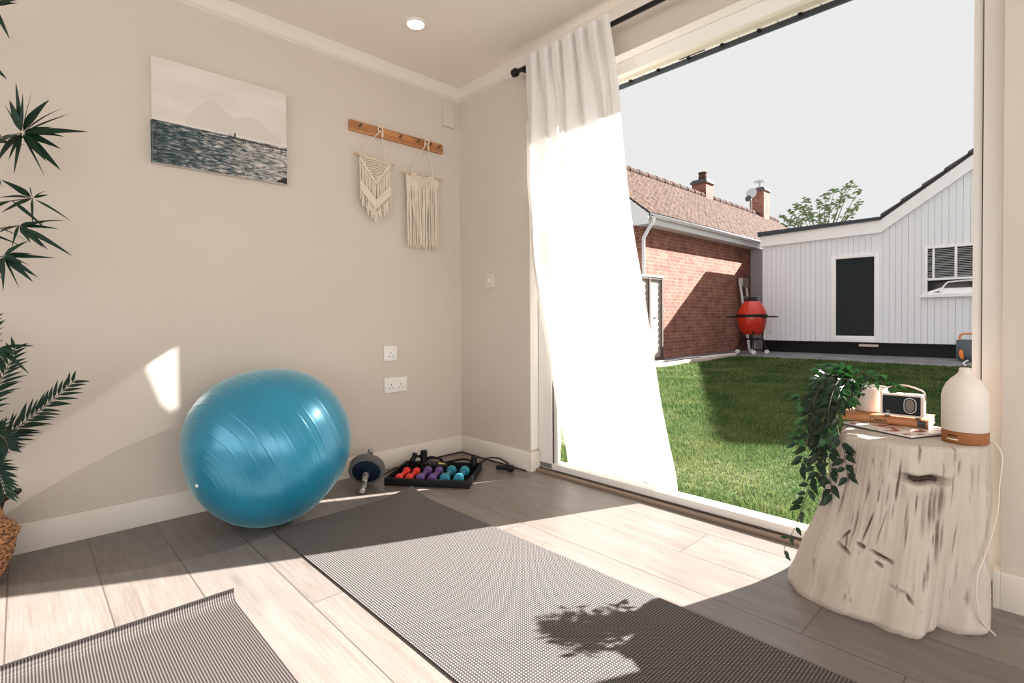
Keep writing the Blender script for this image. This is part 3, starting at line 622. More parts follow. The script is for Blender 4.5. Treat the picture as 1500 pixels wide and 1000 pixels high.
# ------------------------------------------------------------------ ceiling light, sockets, switch, wall plate
spt = thing('ceiling_spotlight', (.45, -.62, H), 'small round recessed ceiling spotlight switched on', 'light')
rp_ = [(.052, H), (.052, H-.004), (.044, H-.007), (.040, H-.004)]
MB().lathe(rp_, (.45, -.62, 0), 36).build('bezel', 'frame_white', spt)
MB().lathe([(.0375, H-.0045), (.0375, H-.0085), (.03, H-.0095)], (.45, -.62, 0), 36).build('lamp', 'lamp_glow', spt)
def socket(name, yc, zc, w_, label, n):
    t = thing(name, (0, yc, zc), label, 'socket')
    fp_ = MB().box((.005, yc, zc), (.010, w_, .086)).build('face_plate', 'socket_white', t, bevel=.004)
    for k in range(n):
        c = yc+(k-(n-1)/2)*.062; hb = MB()
        hb.box((.0103, c, zc+.002), (.0012, .004, .009)).box((.0103, c-.011, zc-.016), (.0012, .007, .004)).box((.0103, c+.011, zc-.016), (.0012, .007, .004))
        hb.build('pin_holes', 'hole_dark', fp_, smooth=0)
        sy = c+.022 if n == 1 else yc+(.012 if k else -.012)
        MB().box((.0115, sy, zc+.026), (.004, .009, .018)).build('rocker', 'socket_white', t, bevel=.001)
    return t
socket('wall_socket', -.517, .656, .086, 'single white wall socket above the double one', 1)
socket('wall_socket', -.485, .474, .148, 'double white wall socket below the single one', 2)
sw = thing('light_switch', (.284, 0, 1.078), 'small beige light switch plate on the wall beside the curtain', 'switch')
MB().box((.284, -.004, 1.078), (.087, .008, .088)).build('face_plate', 'switch_plate', sw, bevel=.003)
MB().box((.284, -.0095, 1.078), (.014, .004, .022), Matrix.Rotation(.12, 3, 'X')).build('rocker', 'socket_white', sw, bevel=.001)
wp = MB().box((.006, -.089, 2.125), (.012, .088, .158)).build('wall_plate', 'wall_paint', None, bevel=.003); tag(wp, 'blank rectangular cover plate painted beige high in the corner', 'wall plate')

# ------------------------------------------------------------------ canvas print
cp = thing('canvas_print', (.02, -1.365, 1.51), 'canvas print of a grey sea with a pier, on the left wall', 'picture')
Y0c, Y1c, Z0c, Z1c = -1.638, -1.091, 1.51, 1.952; hz = Z0c+.178
MB().bx(0, .030, Y0c, Y1c, Z0c, Z1c).build('canvas_block', 'canvas_side', cp, bevel=.002)
MB().bx(.0300, .0312, Y0c+.001, Y1c-.001, hz, Z1c-.001).build('printed_sky', 'canvas_sky', cp, smooth=0)
hp = [(Y0c+.12, hz+.01)]; 
for i in range(25):
    t = i/24; hp.append((Y0c+.12+t*.40, hz+.02+.115*math.exp(-((t-.25)/.2)**2)+.085*math.exp(-((t-.68)/.22)**2)+.006*noise.noise(Vector((t*9, 3, 1)))))
hp.append((Y1c-.027, hz+.01))
MB().prism(hp, 0, .0312, .0314).build('printed_hills', 'canvas_hill', cp, smooth=0)
MB().bx(.0300, .0312, Y0c+.001, Y1c-.001, Z0c+.001, hz).bx(0.002, .0305, Y0c-.0008, Y0c+.0002, Z0c+.001, hz).build('printed_sea', 'canvas_sea', cp, smooth=0)
pr = MB(); px0 = Y0c+.29
for i in range(60):
    t = i/59; yy = px0+(Y1c-.002-px0)*t; pr.bx(.0312, .0318, yy-.0022, yy+.0025, hz-.007-.008*t, hz-.002-.008*t)
for i, t in enumerate((0, .05, .2, .24, .36, .40, .55, .58, .74, .76, .90, .92)):
    yy = px0+(Y1c-.004-px0)*t; pr.bx(.0312, .0318, yy-.0014, yy+.0014, hz-.022-.010*t, hz-.003-.008*t)
for t in (.0, .02, .04, .07): pr.bx(.0312, .0318, px0+t*.25-.001, px0+t*.25+.001, hz-.004, hz+.008)
pr.bx(.0312, .0318, px0+.022, px0+.028, hz-.003, hz+.014).bx(.0312, .0318, px0+.023, px0+.027, hz+.013, hz+.018)
pr.build('printed_pier', 'pier_dark', cp, smooth=0); pr = MB()
pr.prism([(Y1c-.055, Z0c+.006), (Y1c-.02, Z0c+.028), (Y1c-.002, Z0c+.032), (Y1c-.002, Z0c+.004)], 0, .0312, .0317)
pr.prism([(Y1c-.03, Z0c+.058), (Y1c-.012, Z0c+.062), (Y1c-.002, Z0c+.064), (Y1c-.002, Z0c+.054)], 0, .0312, .0317)
pr.build('printed_rock', 'pier_dark', cp, smooth=0)

# ------------------------------------------------------------------ peg rail and macrame hangings
rk = thing('peg_rail', (.01, -.45, 1.86), 'varnished pine peg rail fixed on the wall over the sockets', 'peg rail')
MB().box((.009, -.45, 1.895), (.018, .61, .057)).build('board', 'pine', rk, bevel=.003)
for yy in (-.70, -.59, -.45, -.33, -.245, -.18):
    MB().lathe([(.006, 0), (.005, .018), (.0065, .024), (.002, .026)], (.018, yy, 1.897), 12, Matrix.Rotation(PI/2-.25, 3, 'Y')).build('peg', 'bark', rk)
def rope(mb, pts, r=.0028, n=6): mb.tube(pts, r, n, True)
def hanging(name, label, yc, zd, w_, pegy, kind):
    xw = .034
    t = thing(name, (xw, yc, zd), label, 'wall hanging', 'macrame hangings on the peg rail')
    tilt = -.0 if kind == 2 else -.05
    MB().tube([(xw, yc-w_/2, zd-tilt*w_/2*0+(.008 if kind == 1 else -.004)), (xw, yc+w_/2, zd+(-.010 if kind == 1 else .006))], .0055, 10).build('dowel', 'wood_pale', t)
    def dz(y): s_ = (y-yc)/(w_/2); return zd+(-.009*s_ if kind == 1 else .005*s_)
    c_ = MB(); pk = (.045, pegy, 1.895)
    for s_ in (-1, 1):
        yy = yc+s_*w_*.26
        rope(c_, bez(pk, (.048, pegy+s_*.01, 1.87), (xw+.002, yy, dz(yy)+.07), (xw, yy, dz(yy)+.004), 10), .0022)
    rope(c_, crom([(.047, pegy-.014, 1.868), (.05, pegy-.012, 1.905), (.052, pegy, 1.915), (.05, pegy+.012, 1.905), (.047, pegy+.016, 1.862)], 5), .003)
    c_.build('hanging_cord', 'cotton', t)
    rt = random.Random(kind); w2 = w_*.78
    if kind == 1:
        kn = MB()
        # knotted triangle: lattice of diagonal cords
        rows = 9; ya, yb = yc-w2/2, yc+w2/2
        for i in range(13):
            yy = ya+(yb-ya)*i/12; kn.lathe([(.004, -.004), (.0075, -.002), (.0075, .003), (.004, .005)], (xw, yy, dz(yy)), 8, Matrix.Rotation(PI/2, 3, 'X'))
        for r_ in range(rows):
            n_k = 12-r_
            for i in range(n_k):
                yy = yc+(i-(n_k-1)/2)*w2/12.5; zz = dz(yy)-.010-.0125*r_*1.0
                kn.lathe([(.001, -.007), (.0078, -.003), (.0078, .003), (.001, .007)], (xw+.003+rt.uniform(0, .002), yy, zz), 7, Matrix.Rotation(rt.uniform(-.4, .4), 3, 'X'))
        for s_ in (-1, 1):
            for r_ in range(2):
                rope(kn, [(xw+.008, yc+s_*w2/2*(1-q/6), dz(yc)-.012-.118*(q/6)-.008*r_) for q in range(7)], .004)
        # lower V band
        for r_ in range(5):
            for s_ in (-1, 1):
                rope(kn, [(xw+.008+.002*math.sin(q*3), yc+s_*w2/2*(1-q/8), dz(yc)-.135-.011*r_-.095*(q/8)) for q in range(9)], .0045)
        kn.build('knotted_panel', 'cotton', t)
        fr_ = MB(); nfr = 30
        for i in range(nfr):
            s_ = (i/(nfr-1))*2-1; yy = yc+s_*w2/2
            z0 = dz(yc)-.012-.118*(1-abs(s_)); z1 = dz(yc)-.225-.095*(1-abs(s_))+rt.uniform(-.01, .01)
            if s_ > 0: z1 += .0
            rope(fr_, [(xw+.001, yy, z0), (xw+rt.uniform(-.002, .004), yy+rt.uniform(-.003, .003), (z0+z1)/2), (xw+rt.uniform(-.004, .006), yy+rt.uniform(-.005, .005), z1)], .0026)
        for i in range(40):
            s_ = rt.uniform(-1, 1); yy = yc+s_*w2/2; z0 = dz(yc)-.20-.095*(1-abs(s_)); ln = rt.uniform(.04, .07)
            rope(fr_, [(xw+.006, yy, z0), (xw+.006+rt.uniform(-.004, .006), yy+rt.uniform(-.008, .008), z0-ln)], .0028)
        fr_.build('fringe', 'cotton', t)
    else:
        kn = MB()
        for r_ in range(6):
            n_k = 8-r_
            for i in range(n_k):
                yy = yc+(i-(n_k-1)/2)*.0125; zz = dz(yy)-.008-.0105*r_
                kn.lathe([(.001, -.007), (.0075, -.003), (.0075, .003), (.001, .007)], (xw+.004, yy, zz), 7, Matrix.Rotation(rt.uniform(-.4, .4), 3, 'X'))
        for s_ in (-1, 1):
            for r_ in range(3):
                rope(kn, [(xw+.004, yc+s_*(w2/2-.03*q/6-.0), dz(yc)-.006-.012*r_-.045*(q/6)*(1 if r_ < 3 else 0)) for q in range(7)], .004)
            for i in range(4): kn.lathe([(.004, -.007), (.009, -.003), (.009, .003), (.004, .007)], (xw+.001, yc+s_*(.05+.008*i), dz(yc+s_*.05)+.001), 8, Matrix.Rotation(PI/2, 3, 'X'))
        kn.build('knotted_panel', 'cotton', t)
        fr_ = MB(); nfr = 44
        for i in range(nfr):
            s_ = (i/(nfr-1))*2-1; yy = yc+s_*w2/2; z0 = dz(yy)-.006
            z1 = zd-.385-.02*math.cos(s_*1.3)+rt.uniform(-.012, .012); y1 = yy+rt.uniform(-.008, .008)
            rope(fr_, [(xw+rt.uniform(-.002, .003), yy, z0), (xw+rt.uniform(-.004, .005), yy+rt.uniform(-.004, .004), z0-.12), (xw+rt.uniform(-.006, .008), y1, (z0+z1)/2-.06), (xw+rt.uniform(-.007, .008), y1+rt.uniform(-.006, .006), z1)], .0028)
            for q in range(2): rope(fr_, [(xw+.001, y1, z1+.01), (xw+rt.uniform(-.006, .009), y1+rt.uniform(-.007, .007), z1-.018)], .0018, 5)
        fr_.build('fringe', 'cotton', t)
    return t
hanging('macrame_hanging', 'shorter cream macrame hanging with a pointed fringe on the left peg', -.617, 1.735, .235, -.59, 1)
hanging('macrame_hanging', 'longer cream macrame hanging with straight fringe nearer the corner', -.307, 1.695, .285, -.285, 2)

# ------------------------------------------------------------------ exercise ball
R0 = .3255; bc = Vector((.3285, -1.2885, .3245))
corr = {0: 2.8, 15: .8, 30: -1.9, 45: -5.7, 60: -2.7, 75: 2.4, 90: 4.5, 105: 4.5, 120: 3.5, 135: -.9, 150: -4, 165: -5.8, 180: -3.9, 195: 2.4, 210: 5.8, 225: 7.2, 240: 1.3, 255: -5.1, 270: -6.5, 285: -3, 300: .9, 315: 1, 330: 1.5, 345: 2}
def bcorr(a):
    a = math.degrees(a) % 360; k0 = int(a//15)*15; t = (a-k0)/15; return corr[k0 % 360]*(1-t)+corr[(k0+15) % 360]*t
bl_ax = Vector((.30, -.90, -.32)).normalized()       # axis of the moulded rings
q_ = Vector((0, 0, 1)).rotation_difference(bl_ax).to_matrix()
seq = [(.16, 0), (.30, 0), (.44, 0), (.52, 0), (.70, 0), (.84, 0), (1.0, 1), (1.12, 0), (1.26, 0), (1.40, 0), (1.50, 1), (1.60, 1), (1.78, 0), (1.88, 0), (2.02, 0), (2.14, 0), (2.30, 0), (2.44, 0), (2.58, 0), (2.76, 0)]
NT, NP = 360, 128; vs = []
for i in range(NT+1):
    th = PI*i/NT; dr_ = sum((.0016 if k else .0010)*math.exp(-((th-a)/.006)**2) for a, k in seq)
    for j in range(NP):
        ph = 2*PI*j/NP; d = q_ @ Vector((math.sin(th)*math.cos(ph), math.sin(th)*math.sin(ph), math.cos(th)))
        # slack, slightly lopsided vinyl: outline seen across the wall
        wgt = math.hypot(d.y, d.z); a = math.atan2(-d.z, d.y)
        s_ = 1+.5*bcorr(a)/125*wgt*wgt
        p = bc+d*(R0*s_+dr_)
        if p.z < .0: p.z = .0+.0005
        if p.x < .0005: p.x = .0005
        vs.append(p)
bb_ = MB(); bb_.add(vs, [(i*NP+j, i*NP+(j+1) % NP, (i+1)*NP+(j+1) % NP, (i+1)*NP+j) for i in range(NT) for j in range(NP)])
ball = thing('exercise_ball', (bc.x, bc.y, 0), 'large blue inflatable exercise ball resting against the left wall', 'exercise ball')
bsk = bb_.build('ball_skin', 'ball_vinyl', ball, smooth=180)
MB().lathe([(.006, -.002), (.0075, .002), (.004, .004)], bc+bl_ax*-R0*.0+Vector((.08, -.19, .0)).normalized()*0+Vector((.0, 0, 0))+Vector((R0*.30, -R0*.90, -R0*.27)), 12, Vector((0, 0, 1)).rotation_difference(Vector((.30, -.9, -.27))).to_matrix()).build('valve_plug', 'pvc_white', bsk)

# ------------------------------------------------------------------ yoga mats
def mat(name, x0, x1, y0, y1, curl, material, label, curlfun):
    t = thing(name, ((x0+x1)/2, (y0+y1)/2, 0), label, 'yoga mat')
    nx, ny = 160, 40; th = .005; vs = []
    for top in (1, 0):
        for i in range(nx+1):
            for j in range(ny+1):
                x = x0+(x1-x0)*i/nx; y = y0+(y1-y0)*j/ny; z, x = curlfun(x, y); vs.append((x, y, z+(th if top else .0004)))
    K = (nx+1)*(ny+1); fs = []
    for i in range(nx):
        for j in range(ny):
            a = i*(ny+1)+j; fs += [(a, a+ny+1, a+ny+2, a+1)]; fs += [(K+a, K+a+1, K+a+ny+2, K+a+ny+1)]
    fe = []
    for i in range(nx):
        a = i*(ny+1); b = a+ny; fe += [(a, K+a, K+a+ny+1, a+ny+1), (b, b+ny+1, K+b+ny+1, K+b)]
    for j in range(ny):
        a = j; b = nx*(ny+1)+j; fe += [(a, a+1, K+a+1, K+a), (b, K+b, K+b+1, b+1)]
    mb = MB(); mb.add(vs, fs, 0)
    if curl == 2: mb.mi = [2 if q < 2*2*ny else 0 for q in range(len(fs))]  # darker ribbed colour on the first rows at the curled end
    k = len(mb.v); mb.add([], [tuple(i-k for i in f) for f in fe], 1)
    mb.build('mat_sheet', [material, 'mat_edge', 'mat_end_band'], t, smooth=30); return t
def curl1(x, y):
    d = (x-.44); a = max(0, 1-d/.20)**2; b = max(0, 1-(-.667-y)/.22)**1.5; return .034*a*b, x
def curl2(x, y):
    d = x-.880; a = max(0, 1-d/.060); return .026*a**1.4, x+.030*a*a
mat('yoga_mat', .455, 2.43, -1.325, -.667, 1, 'mat_dark', 'dark grey yoga mat running from the ball across the sun patch', curl1)
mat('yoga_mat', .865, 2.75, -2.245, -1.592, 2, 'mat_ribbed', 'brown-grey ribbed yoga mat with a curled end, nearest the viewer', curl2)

# ------------------------------------------------------------------ ab wheel
A0, A1 = Vector((.316, -.862, .017)), Vector((.105, -.700, .150)); ax = (A1-A0).normalized(); cw_ = A0+ax*(A1-A0).length*.52
qm = Vector((0, 0, 1)).rotation_difference(ax).to_matrix()
rz = cw_.z/math.sqrt(1-ax.z**2)-.016*abs(ax.z)/math.sqrt(1-ax.z**2)
aw = thing('ab_wheel', (cw_.x, cw_.y, 0), 'black and grey ab roller wheel standing between the ball and dumbbell tray', 'ab wheel')
tp = MB(); n = 60; k = 0
prof = [(rz-.004, -.019), (rz, -.014), (rz, .014), (rz-.004, .019), (rz-.012, .021), (rz-.012, -.021)]
tp.lathe([(rz-.016, -.018), (rz-.002, -.016), (rz-.002, .016), (rz-.016, .018)], cw_, 60, qm)
for i in range(60):
    a = 2*PI*i/60; p = cw_+qm @ Vector((math.cos(a)*(rz-.0015), math.sin(a)*(rz-.0015), 0)); tp.box(p, (.004, .0045, .034), qm @ Matrix.Rotation(a, 3, 'Z'))
tp.build('tyre', 'wheel_rubber', aw)
MB().lathe([(.02, -.026), (rz-.03, -.024), (rz-.016, -.0175), (rz-.0165, .0175), (rz-.03, .024), (.02, .026)], cw_, 48, qm).lathe([(.022, -.034), (.024, -.030), (.024, .030), (.022, .034)], cw_, 24, qm).build('hub', 'wheel_hub', aw)
for a, b in ((A0, cw_-ax*.034), (cw_+ax*.034, A1)):
    MB().tube([a+(b-a)*t for t in (0, .02, .2, .4, .6, .8, .98, 1)], [.011, .0145, .014, .015, .014, .015, .0145, .012], 16).build('grip', 'fg' if 'fg' in MATS else 'foam_grip', aw)

# ------------------------------------------------------------------ dumbbell tray
o_ = Vector((.262, -.712, 0)); U_ = Vector((.784, .621, 0)); V_ = Vector((-.621, .784, 0)); aT = math.atan2(U_.y, U_.x); RT_ = Matrix.Rotation(aT, 3, 'Z')
def tp_(u, v, z=0): return o_+U_*u+V_*v+Vector((0, 0, z))
TW, TD, TH = .445, .335, .04
ty = thing('dumbbell_tray', tp_(TW/2, TD/2), 'black open tray holding six small dumbbells in the corner', 'tray')
tt = MB(); tt.box(tp_(TW/2, TD/2, .003), (TW, TD, .006), RT_)
tt.box(tp_(TW/2, .005, .020), (TW, .01, TH-.002), RT_).box(tp_(TW/2, TD-.005, .020), (TW, .01, TH-.002), RT_).box(tp_(.005, TD/2, .020), (.01, TD-.02, TH-.002), RT_).box(tp_(TW-.005, TD/2, .020), (.01, TD-.02, TH-.002), RT_)
tt.build('tray_body', 'black_plastic', ty, bevel=.002)
dv = MB()
for u in (.088, .145, .205, .270, .345): dv.box(tp_(u, .12, .010), (.004, .20, .008), RT_)
dv.box(tp_(TW/2, .23, .014), (TW-.024, .005, .016), RT_); dv.build('divider', 'black_plastic', ty, smooth=0)
def dumbbell(u, v0, ln, rh, rb, mat_, label, grp):
    c = tp_(u, v0+ln/2, .0065+rh); t = thing('dumbbell', (c.x, c.y, .0065), label, 'dumbbell', 'dumbbells in the black tray')
    q = Vector((0, 0, 1)).rotation_difference(V_).to_matrix()
    MB().lathe([(rb, -ln/2+.02), (rb*1.15, 0), (rb, ln/2-.02)], c, 18, q).build('handle', mat_, t)
    for s_ in (-1, 1):
        prof = [(rb*.9, s_*(ln/2-.030)), (rh*.82, s_*(ln/2-.030)), (rh, s_*(ln/2-.024)), (rh, s_*(ln/2-.006)), (rh*.82, s_*ln/2), (.004, s_*(ln/2+.001))]
        if s_ < 0: prof = prof[::-1]
        MB().lathe(prof, c, 6 if grp else 20, q).build('weight_head', mat_, t, bevel=.0015)
    return t
dumbbell(.062, .035, .145, .021, .011, 'red_vinyl', 'outer red dumbbell at the left end of the tray', 0)
dumbbell(.117, .035, .145, .021, .011, 'red_vinyl', 'second red dumbbell, next to the purple ones', 0)
dumbbell(.177, .035, .155, .024, .012, 'purple_vinyl', 'purple dumbbell beside the red pair', 0)
dumbbell(.240, .035, .155, .024, .012, 'purple_vinyl', 'purple dumbbell beside the teal pair', 0)
dumbbell(.306, .035, .165, .027, .0125, 'teal_vinyl', 'teal dumbbell beside the purple pair', 0)
dumbbell(.378, .035, .165, .027, .0125, 'teal_vinyl', 'teal dumbbell at the right end of the tray', 0)
# resistance band with grips at the back of the tray
rb_ = thing('resistance_band', tp_(.12, .28), 'tangle of black resistance tube with foam grips at the back of the tray', 'resistance band')
cb_ = MB()
cb_.tube(crom([tp_(.03, .25, .03), tp_(.06, .30, .075), tp_(.12, .30, .06), tp_(.17, .27, .08), tp_(.22, .31, .05), tp_(.15, .28, .03), tp_(.08, .26, .05), tp_(.04, .30, .04), tp_(.12, .25, .02), tp_(.26, .29, .05), tp_(.35, .30, .065), tp_(.41, .29, .05)], 8), .006, 8)
cb_.tube(crom([tp_(.02, .20, .045), tp_(.05, .26, .06), tp_(.11, .29, .085), tp_(.14, .26, .06)], 8), .005, 8)
cb_.build('tube', 'rope_black', rb_)
MB().tube([tp_(.125, .27, .055), tp_(.125, .27, .115)], .019, 16).build('grip', 'black_plastic', rb_)
MB().tube([tp_(.065, .25, .055), tp_(.075, .27, .10)], .013, 14).build('grip', 'black_plastic', rb_)
MB().tube([tp_(.405, .29, .040), tp_(.408, .295, .085)], .017, 16).build('grip', 'black_plastic', rb_)
MB().box(tp_(.235, .27, .042), (.05, .014, .01), RT_ @ Matrix.Rotation(.2, 3, 'Y')).build('label_tag', 'yellow_tag', rb_, bevel=.002)
MB().box(tp_(.19, .275, .026), (.16, .06, .036), RT_).build('strap', 'black_plastic', rb_, bevel=.008)
sk = thing('skipping_rope', (.47, -.08, 0), 'black skipping rope with its handle lying right of the tray', 'skipping rope')
MB().tube(crom([tp_(.435, .30, .045), (.40, -.12, .055), (.43, -.075, .05), (.46, -.055, .035), (.49, -.05, .022)], 8), .0045, 8).build('cord', 'rope_black', sk)
hA, hB = at(727, 684, 2, .016), at(752, 686, 2, .018)
MB().tube([hA+(hB-hA)*t for t in (0, .05, .3, .7, .75, .95, 1)], [.008, .013, .012, .013, .019, .019, .014], 16).build('handle', 'black_plastic', sk)
wr = MB().tube(crom([(.10, -.62, .004), (.04, -.5, .004), (.022, -.3, .004), (.022, -.03, .004), (.06, -.022, .004), (.3, -.022, .004), (.6, -.022, .004)], 8), .0028, 6).build('gap_line', 'rope_black', None); tag(wr, 'thin dark line for the gap along the foot of the corner skirting', 'gap_line')  # dark tube standing for the gap line under the skirting

# ------------------------------------------------------------------ tree stump stool
NTs, NZ = 720, 220; ZT = .497
tc_ = Vector((2.325, -.135)); bc_ = Vector((2.262, -.150))
def rtop(a): return .178+.006*math.sin(3*a+1)+.004*math.sin(7*a)
bas = [(0, .225), (20, .20), (45, .165), (90, .155), (135, .18), (165, .235), (180, .262), (200, .266), (225, .262), (250, .240), (262, .232), (276, .222), (285, .240), (298, .252), (308, .215), (322, .185), (335, .235), (345, .255), (360, .225)]
def rbase(a):
    d = math.degrees(a) % 360
    for (a0, r0), (a1, r1) in zip(bas[:-1], bas[1:]):
        if d <= a1: t = (d-a0)/(a1-a0); t = t*t*(3-2*t); return r0*(1-t)+r1*t
rs = random.Random(11); cracks = []
for _ in range(62):
    a = math.radians(rs.uniform(225, 350)); zc = rs.uniform(.10, .47)
    if zc < .22 and math.degrees(a) < 290: continue
    zc = zc; cracks.append((a, zc, rs.uniform(.012, .045), rs.uniform(.003, .008), rs.uniform(.3, .9)))
for (px, py, hl, wd, sg) in ((1360, 745, .05, .010, .9), (1352, 745, .055, .008, .9), (1375, 740, .045, .012, .9), (1374, 805, .045, .012, .9), (1340, 755, .05, .010, .7), (1325, 660, .03, .006, .8), (1408, 672, .03, .008, .8)):
    p = at(px, py, 1, -.33); cracks.append((math.atan2(p.y-(-.145), p.x-2.29), p.z, hl, wd*1.3, sg))
for (xa, ya, xb, yb, wd, sg) in ((1215, 791, 1240, 806, .007, 1), (1219, 784, 1229, 774, .006, .8), (1226, 780, 1230, 796, .006, .7), (1259, 748, 1251, 785, .006, .9), (1245, 791, 1256, 796, .008, .9), (1264, 800, 1294, 819, .009, 1.1), (1272, 817, 1282, 824, .007, .7), (1294, 851, 1318, 863, .006, .5), (1318, 864, 1328, 878, .007, .6), (1277, 742, 1269, 790, .004, .5)):
    for q in range(25):
        p = at(xa+(xb-xa)*q/24, ya+(yb-ya)*q/24, 1, -.335); cracks.append((math.atan2(p.y+.145, p.x-2.275), p.z, .0050, wd*.8, sg*(1-.6*abs(q/12-1)**2)))
kh = at(1353, 704, 1, -.31); khA, khZ = math.atan2(kh.y+.14, kh.x-2.315), kh.z
cj = [[c for c in cracks if abs((2*PI*j/NTs-c[0]+PI) % (2*PI)-PI) < .12+c[3]*6] for j in range(NTs)]
vs = []; dirt = []
for i in range(NZ+1):
    t = i/NZ; z = ZT*t; s_ = t**.62
    c = bc_*(1-s_)+tc_*s_
    for j in range(NTs):
        a = 2*PI*j/NTs
        tt_ = 1-(1-t)**1.0; k = t**.75
        flare = (1-t)**3*.0
        r = rbase(a)*(1-k)+rtop(a)*k
        r += .006*noise.noise(Vector((math.cos(a)*5, math.sin(a)*5, z*7)))+.0018*noise.noise(Vector((math.cos(a)*22, math.sin(a)*22, z*5)))
        if math.radians(190) < a < math.radians(270): r += .020*math.exp(-((z-.13)/.09)**2)*math.sin((a-math.radians(190))/math.radians(80)*PI)
        if z < .02: r -= .012*(1-z/.02)**2
        if z > ZT-.012: r -= .010*((z-(ZT-.012))/.012)**2
        d = 0
        for (ca, cz, hl, wd, sg) in cj[j]:
            da = (a-ca+PI) % (2*PI)-PI
            x_ = da*r/wd*2; y_ = (z-cz)/hl
            if abs(x_) < 3 and abs(y_) < 2.5:
                g = math.exp(-x_*x_*1.6-(y_*y_)**1.5); d = max(d, g*sg); r -= .0045*g*sg
        da = (a-khA+PI) % (2*PI)-PI; x_ = da*.178/.052; y_ = (z-khZ-.003*math.sin(da*18))/.0105
        g = math.exp(-abs(x_)**4-abs(y_)**3.0); d = max(d, 1.2*g); r -= .024*g
        r += .004*math.exp(-abs(x_)**4-((y_+2.6)/1.8)**2)
        lx_, ly_ = c.x+r*math.cos(a), c.y+r*math.sin(a)
        if ly_ > .045: ly_ = .045
        vs.append((lx_, ly_, z+.0)); dirt.append(d)
# top disc
for q in range(1, 13):
    f_ = 1-q/12.5
    for j in range(NTs):
        a = 2*PI*j/NTs; r = (rtop(a)-.010)*f_; z = ZT+.002*math.sin(q*1.3+a*2)*(f_)+.0
        vs.append((tc_.x+r*math.cos(a), min(tc_.y+r*math.sin(a), .045), ZT+.0015*noise.noise(Vector((r*math.cos(a)*20, r*math.sin(a)*20, 0))))); dirt.append(0)
rowsn = NZ+1+12
fs = [(i*NTs+j, i*NTs+(j+1) % NTs, (i+1)*NTs+(j+1) % NTs, (i+1)*NTs+j) for i in range(rowsn-1) for j in range(NTs)]
fs.append(tuple((rowsn-1)*NTs+j for j in range(NTs))); fs.append(tuple(range(NTs))[::-1])
sm_ = MB(); sm_.add(vs, fs); so = sm_.build('stump_stool', 'bleached_wood', None, smooth=60)
ta = so.data.attributes.new('dirt', 'FLOAT', 'POINT'); ta.data.foreach_set('value', [min(1, d) for d in dirt])
tag(so, 'bleached tree stump side table standing by the open garden door', 'side table')
ZTT = ZT+.0022

# diffuser
dc = Vector((2.4515, -.150)); df = thing('aroma_diffuser', (dc.x, dc.y, ZTT), 'white bottle shaped aroma diffuser with wooden base on the stump', 'diffuser')
RD = .0515
MB().lathe([(RD-.001, ZTT), (RD, ZTT+.002), (RD, ZTT+.030), (RD-.002, ZTT+.031)], (*dc, 0), 48).build('wooden_base', 'bamboo_base', df)
MB().lathe([(RD-.002, ZTT+.0315), (RD, ZTT+.034), (RD, ZTT+.125), (RD-.003, ZTT+.142), (RD-.010, ZTT+.160), (RD-.020, ZTT+.174), (RD-.031, ZTT+.184), (RD-.037, ZTT+.192), (RD-.0385, ZTT+.203), (RD-.041, ZTT+.205), (RD-.044, ZTT+.200)], (*dc, 0), 56).build('cover', 'diffuser_white', df)
fd = Vector((CAM.x-dc.x, CAM.y-dc.y)).normalized(); fa = math.atan2(fd.y, fd.x)
ti = MB(); tk_ = MB()
for i, zf in ((-1, .012),):
    for k in range(7):
        a = fa-.75+.075*k; ti.box((dc.x+RD*math.cos(a), dc.y+RD*math.sin(a), ZTT+.010), (.0015, .0045, .003), Matrix.Rotation(a, 3, 'Z'))
for k in range(4):
    a = fa-.70+.11*k; tk_.box((dc.x+RD*math.cos(a), dc.y+RD*math.sin(a), ZTT+.020), (.0015, .0035, .0045), Matrix.Rotation(a, 3, 'Z'))
ti.build('button_label', 'paper', df); tk_.build('button', 'hole_dark', df)
MB().tube(crom([(dc.x+RD-.002, dc.y-.0, ZTT+.008), (2.515, -.155, ZTT+.004), (2.528, -.16, .47), (2.524, -.17, .40), (2.520, -.19, .32), (2.500, -.22, .22), (2.486, -.25, .16), (2.49, -.24, .06), (2.52, -.2, .004)], 8), .0019, 6).build('power_cable', 'cable_cream', df)

# magazine, book, radio
def slab(name, mat_, c, w_, d_, z0, z1, a, parent, bevel=.001):
    return MB().box((c[0], c[1], (z0+z1)/2), (w_, d_, z1-z0), Matrix.Rotation(a, 3, 'Z')).build(name, mat_, parent, bevel=bevel)
c0 = at(1335, 640, 2, ZTT+.004); c1 = at(1234, 619, 2, ZTT+.004); c2 = at(1382, 633, 2, ZTT+.004)
mA = math.atan2(c0.y-c1.y, c0.x-c1.x); mu = Vector((math.cos(mA), math.sin(mA), 0)); mv = Vector((-mu.y, mu.x, 0)); mw, mdp = min((c0-c1).length, .225), .20
mc = c0-mu*mw/2+mv*mdp/2
mz = thing('magazine', (mc.x, mc.y, ZTT), 'white softcover magazine lying flat on the stump under the book', 'magazine')
slab('pages', 'paper', mc, mw-.003, mdp-.003, ZTT+.0012, ZTT+.0068, mA, mz); slab('cover', 'magazine_cover', mc, mw, mdp, ZTT+.0068, ZTT+.0078, mA, mz, 0); slab('back_cover', 'book_black', mc, mw, mdp, ZTT+.0004, ZTT+.0014, mA, mz, 0)
ZB = ZTT+.0082
bx0, bx1 = 2.136, 2.362
bkc = Vector(((bx0+bx1)/2, -0.0050)); bw_ = bx1-bx0
bo = thing('book', (bkc.x, bkc.y, ZB), 'thick orange-brown book with dark spine lettering on the magazine', 'book')
MB().bx(bx0+.003, bx1-.003, -0.0680, 0.0620, ZB+.003, ZB+.023).build('pages', 'paper', bo, smooth=0)
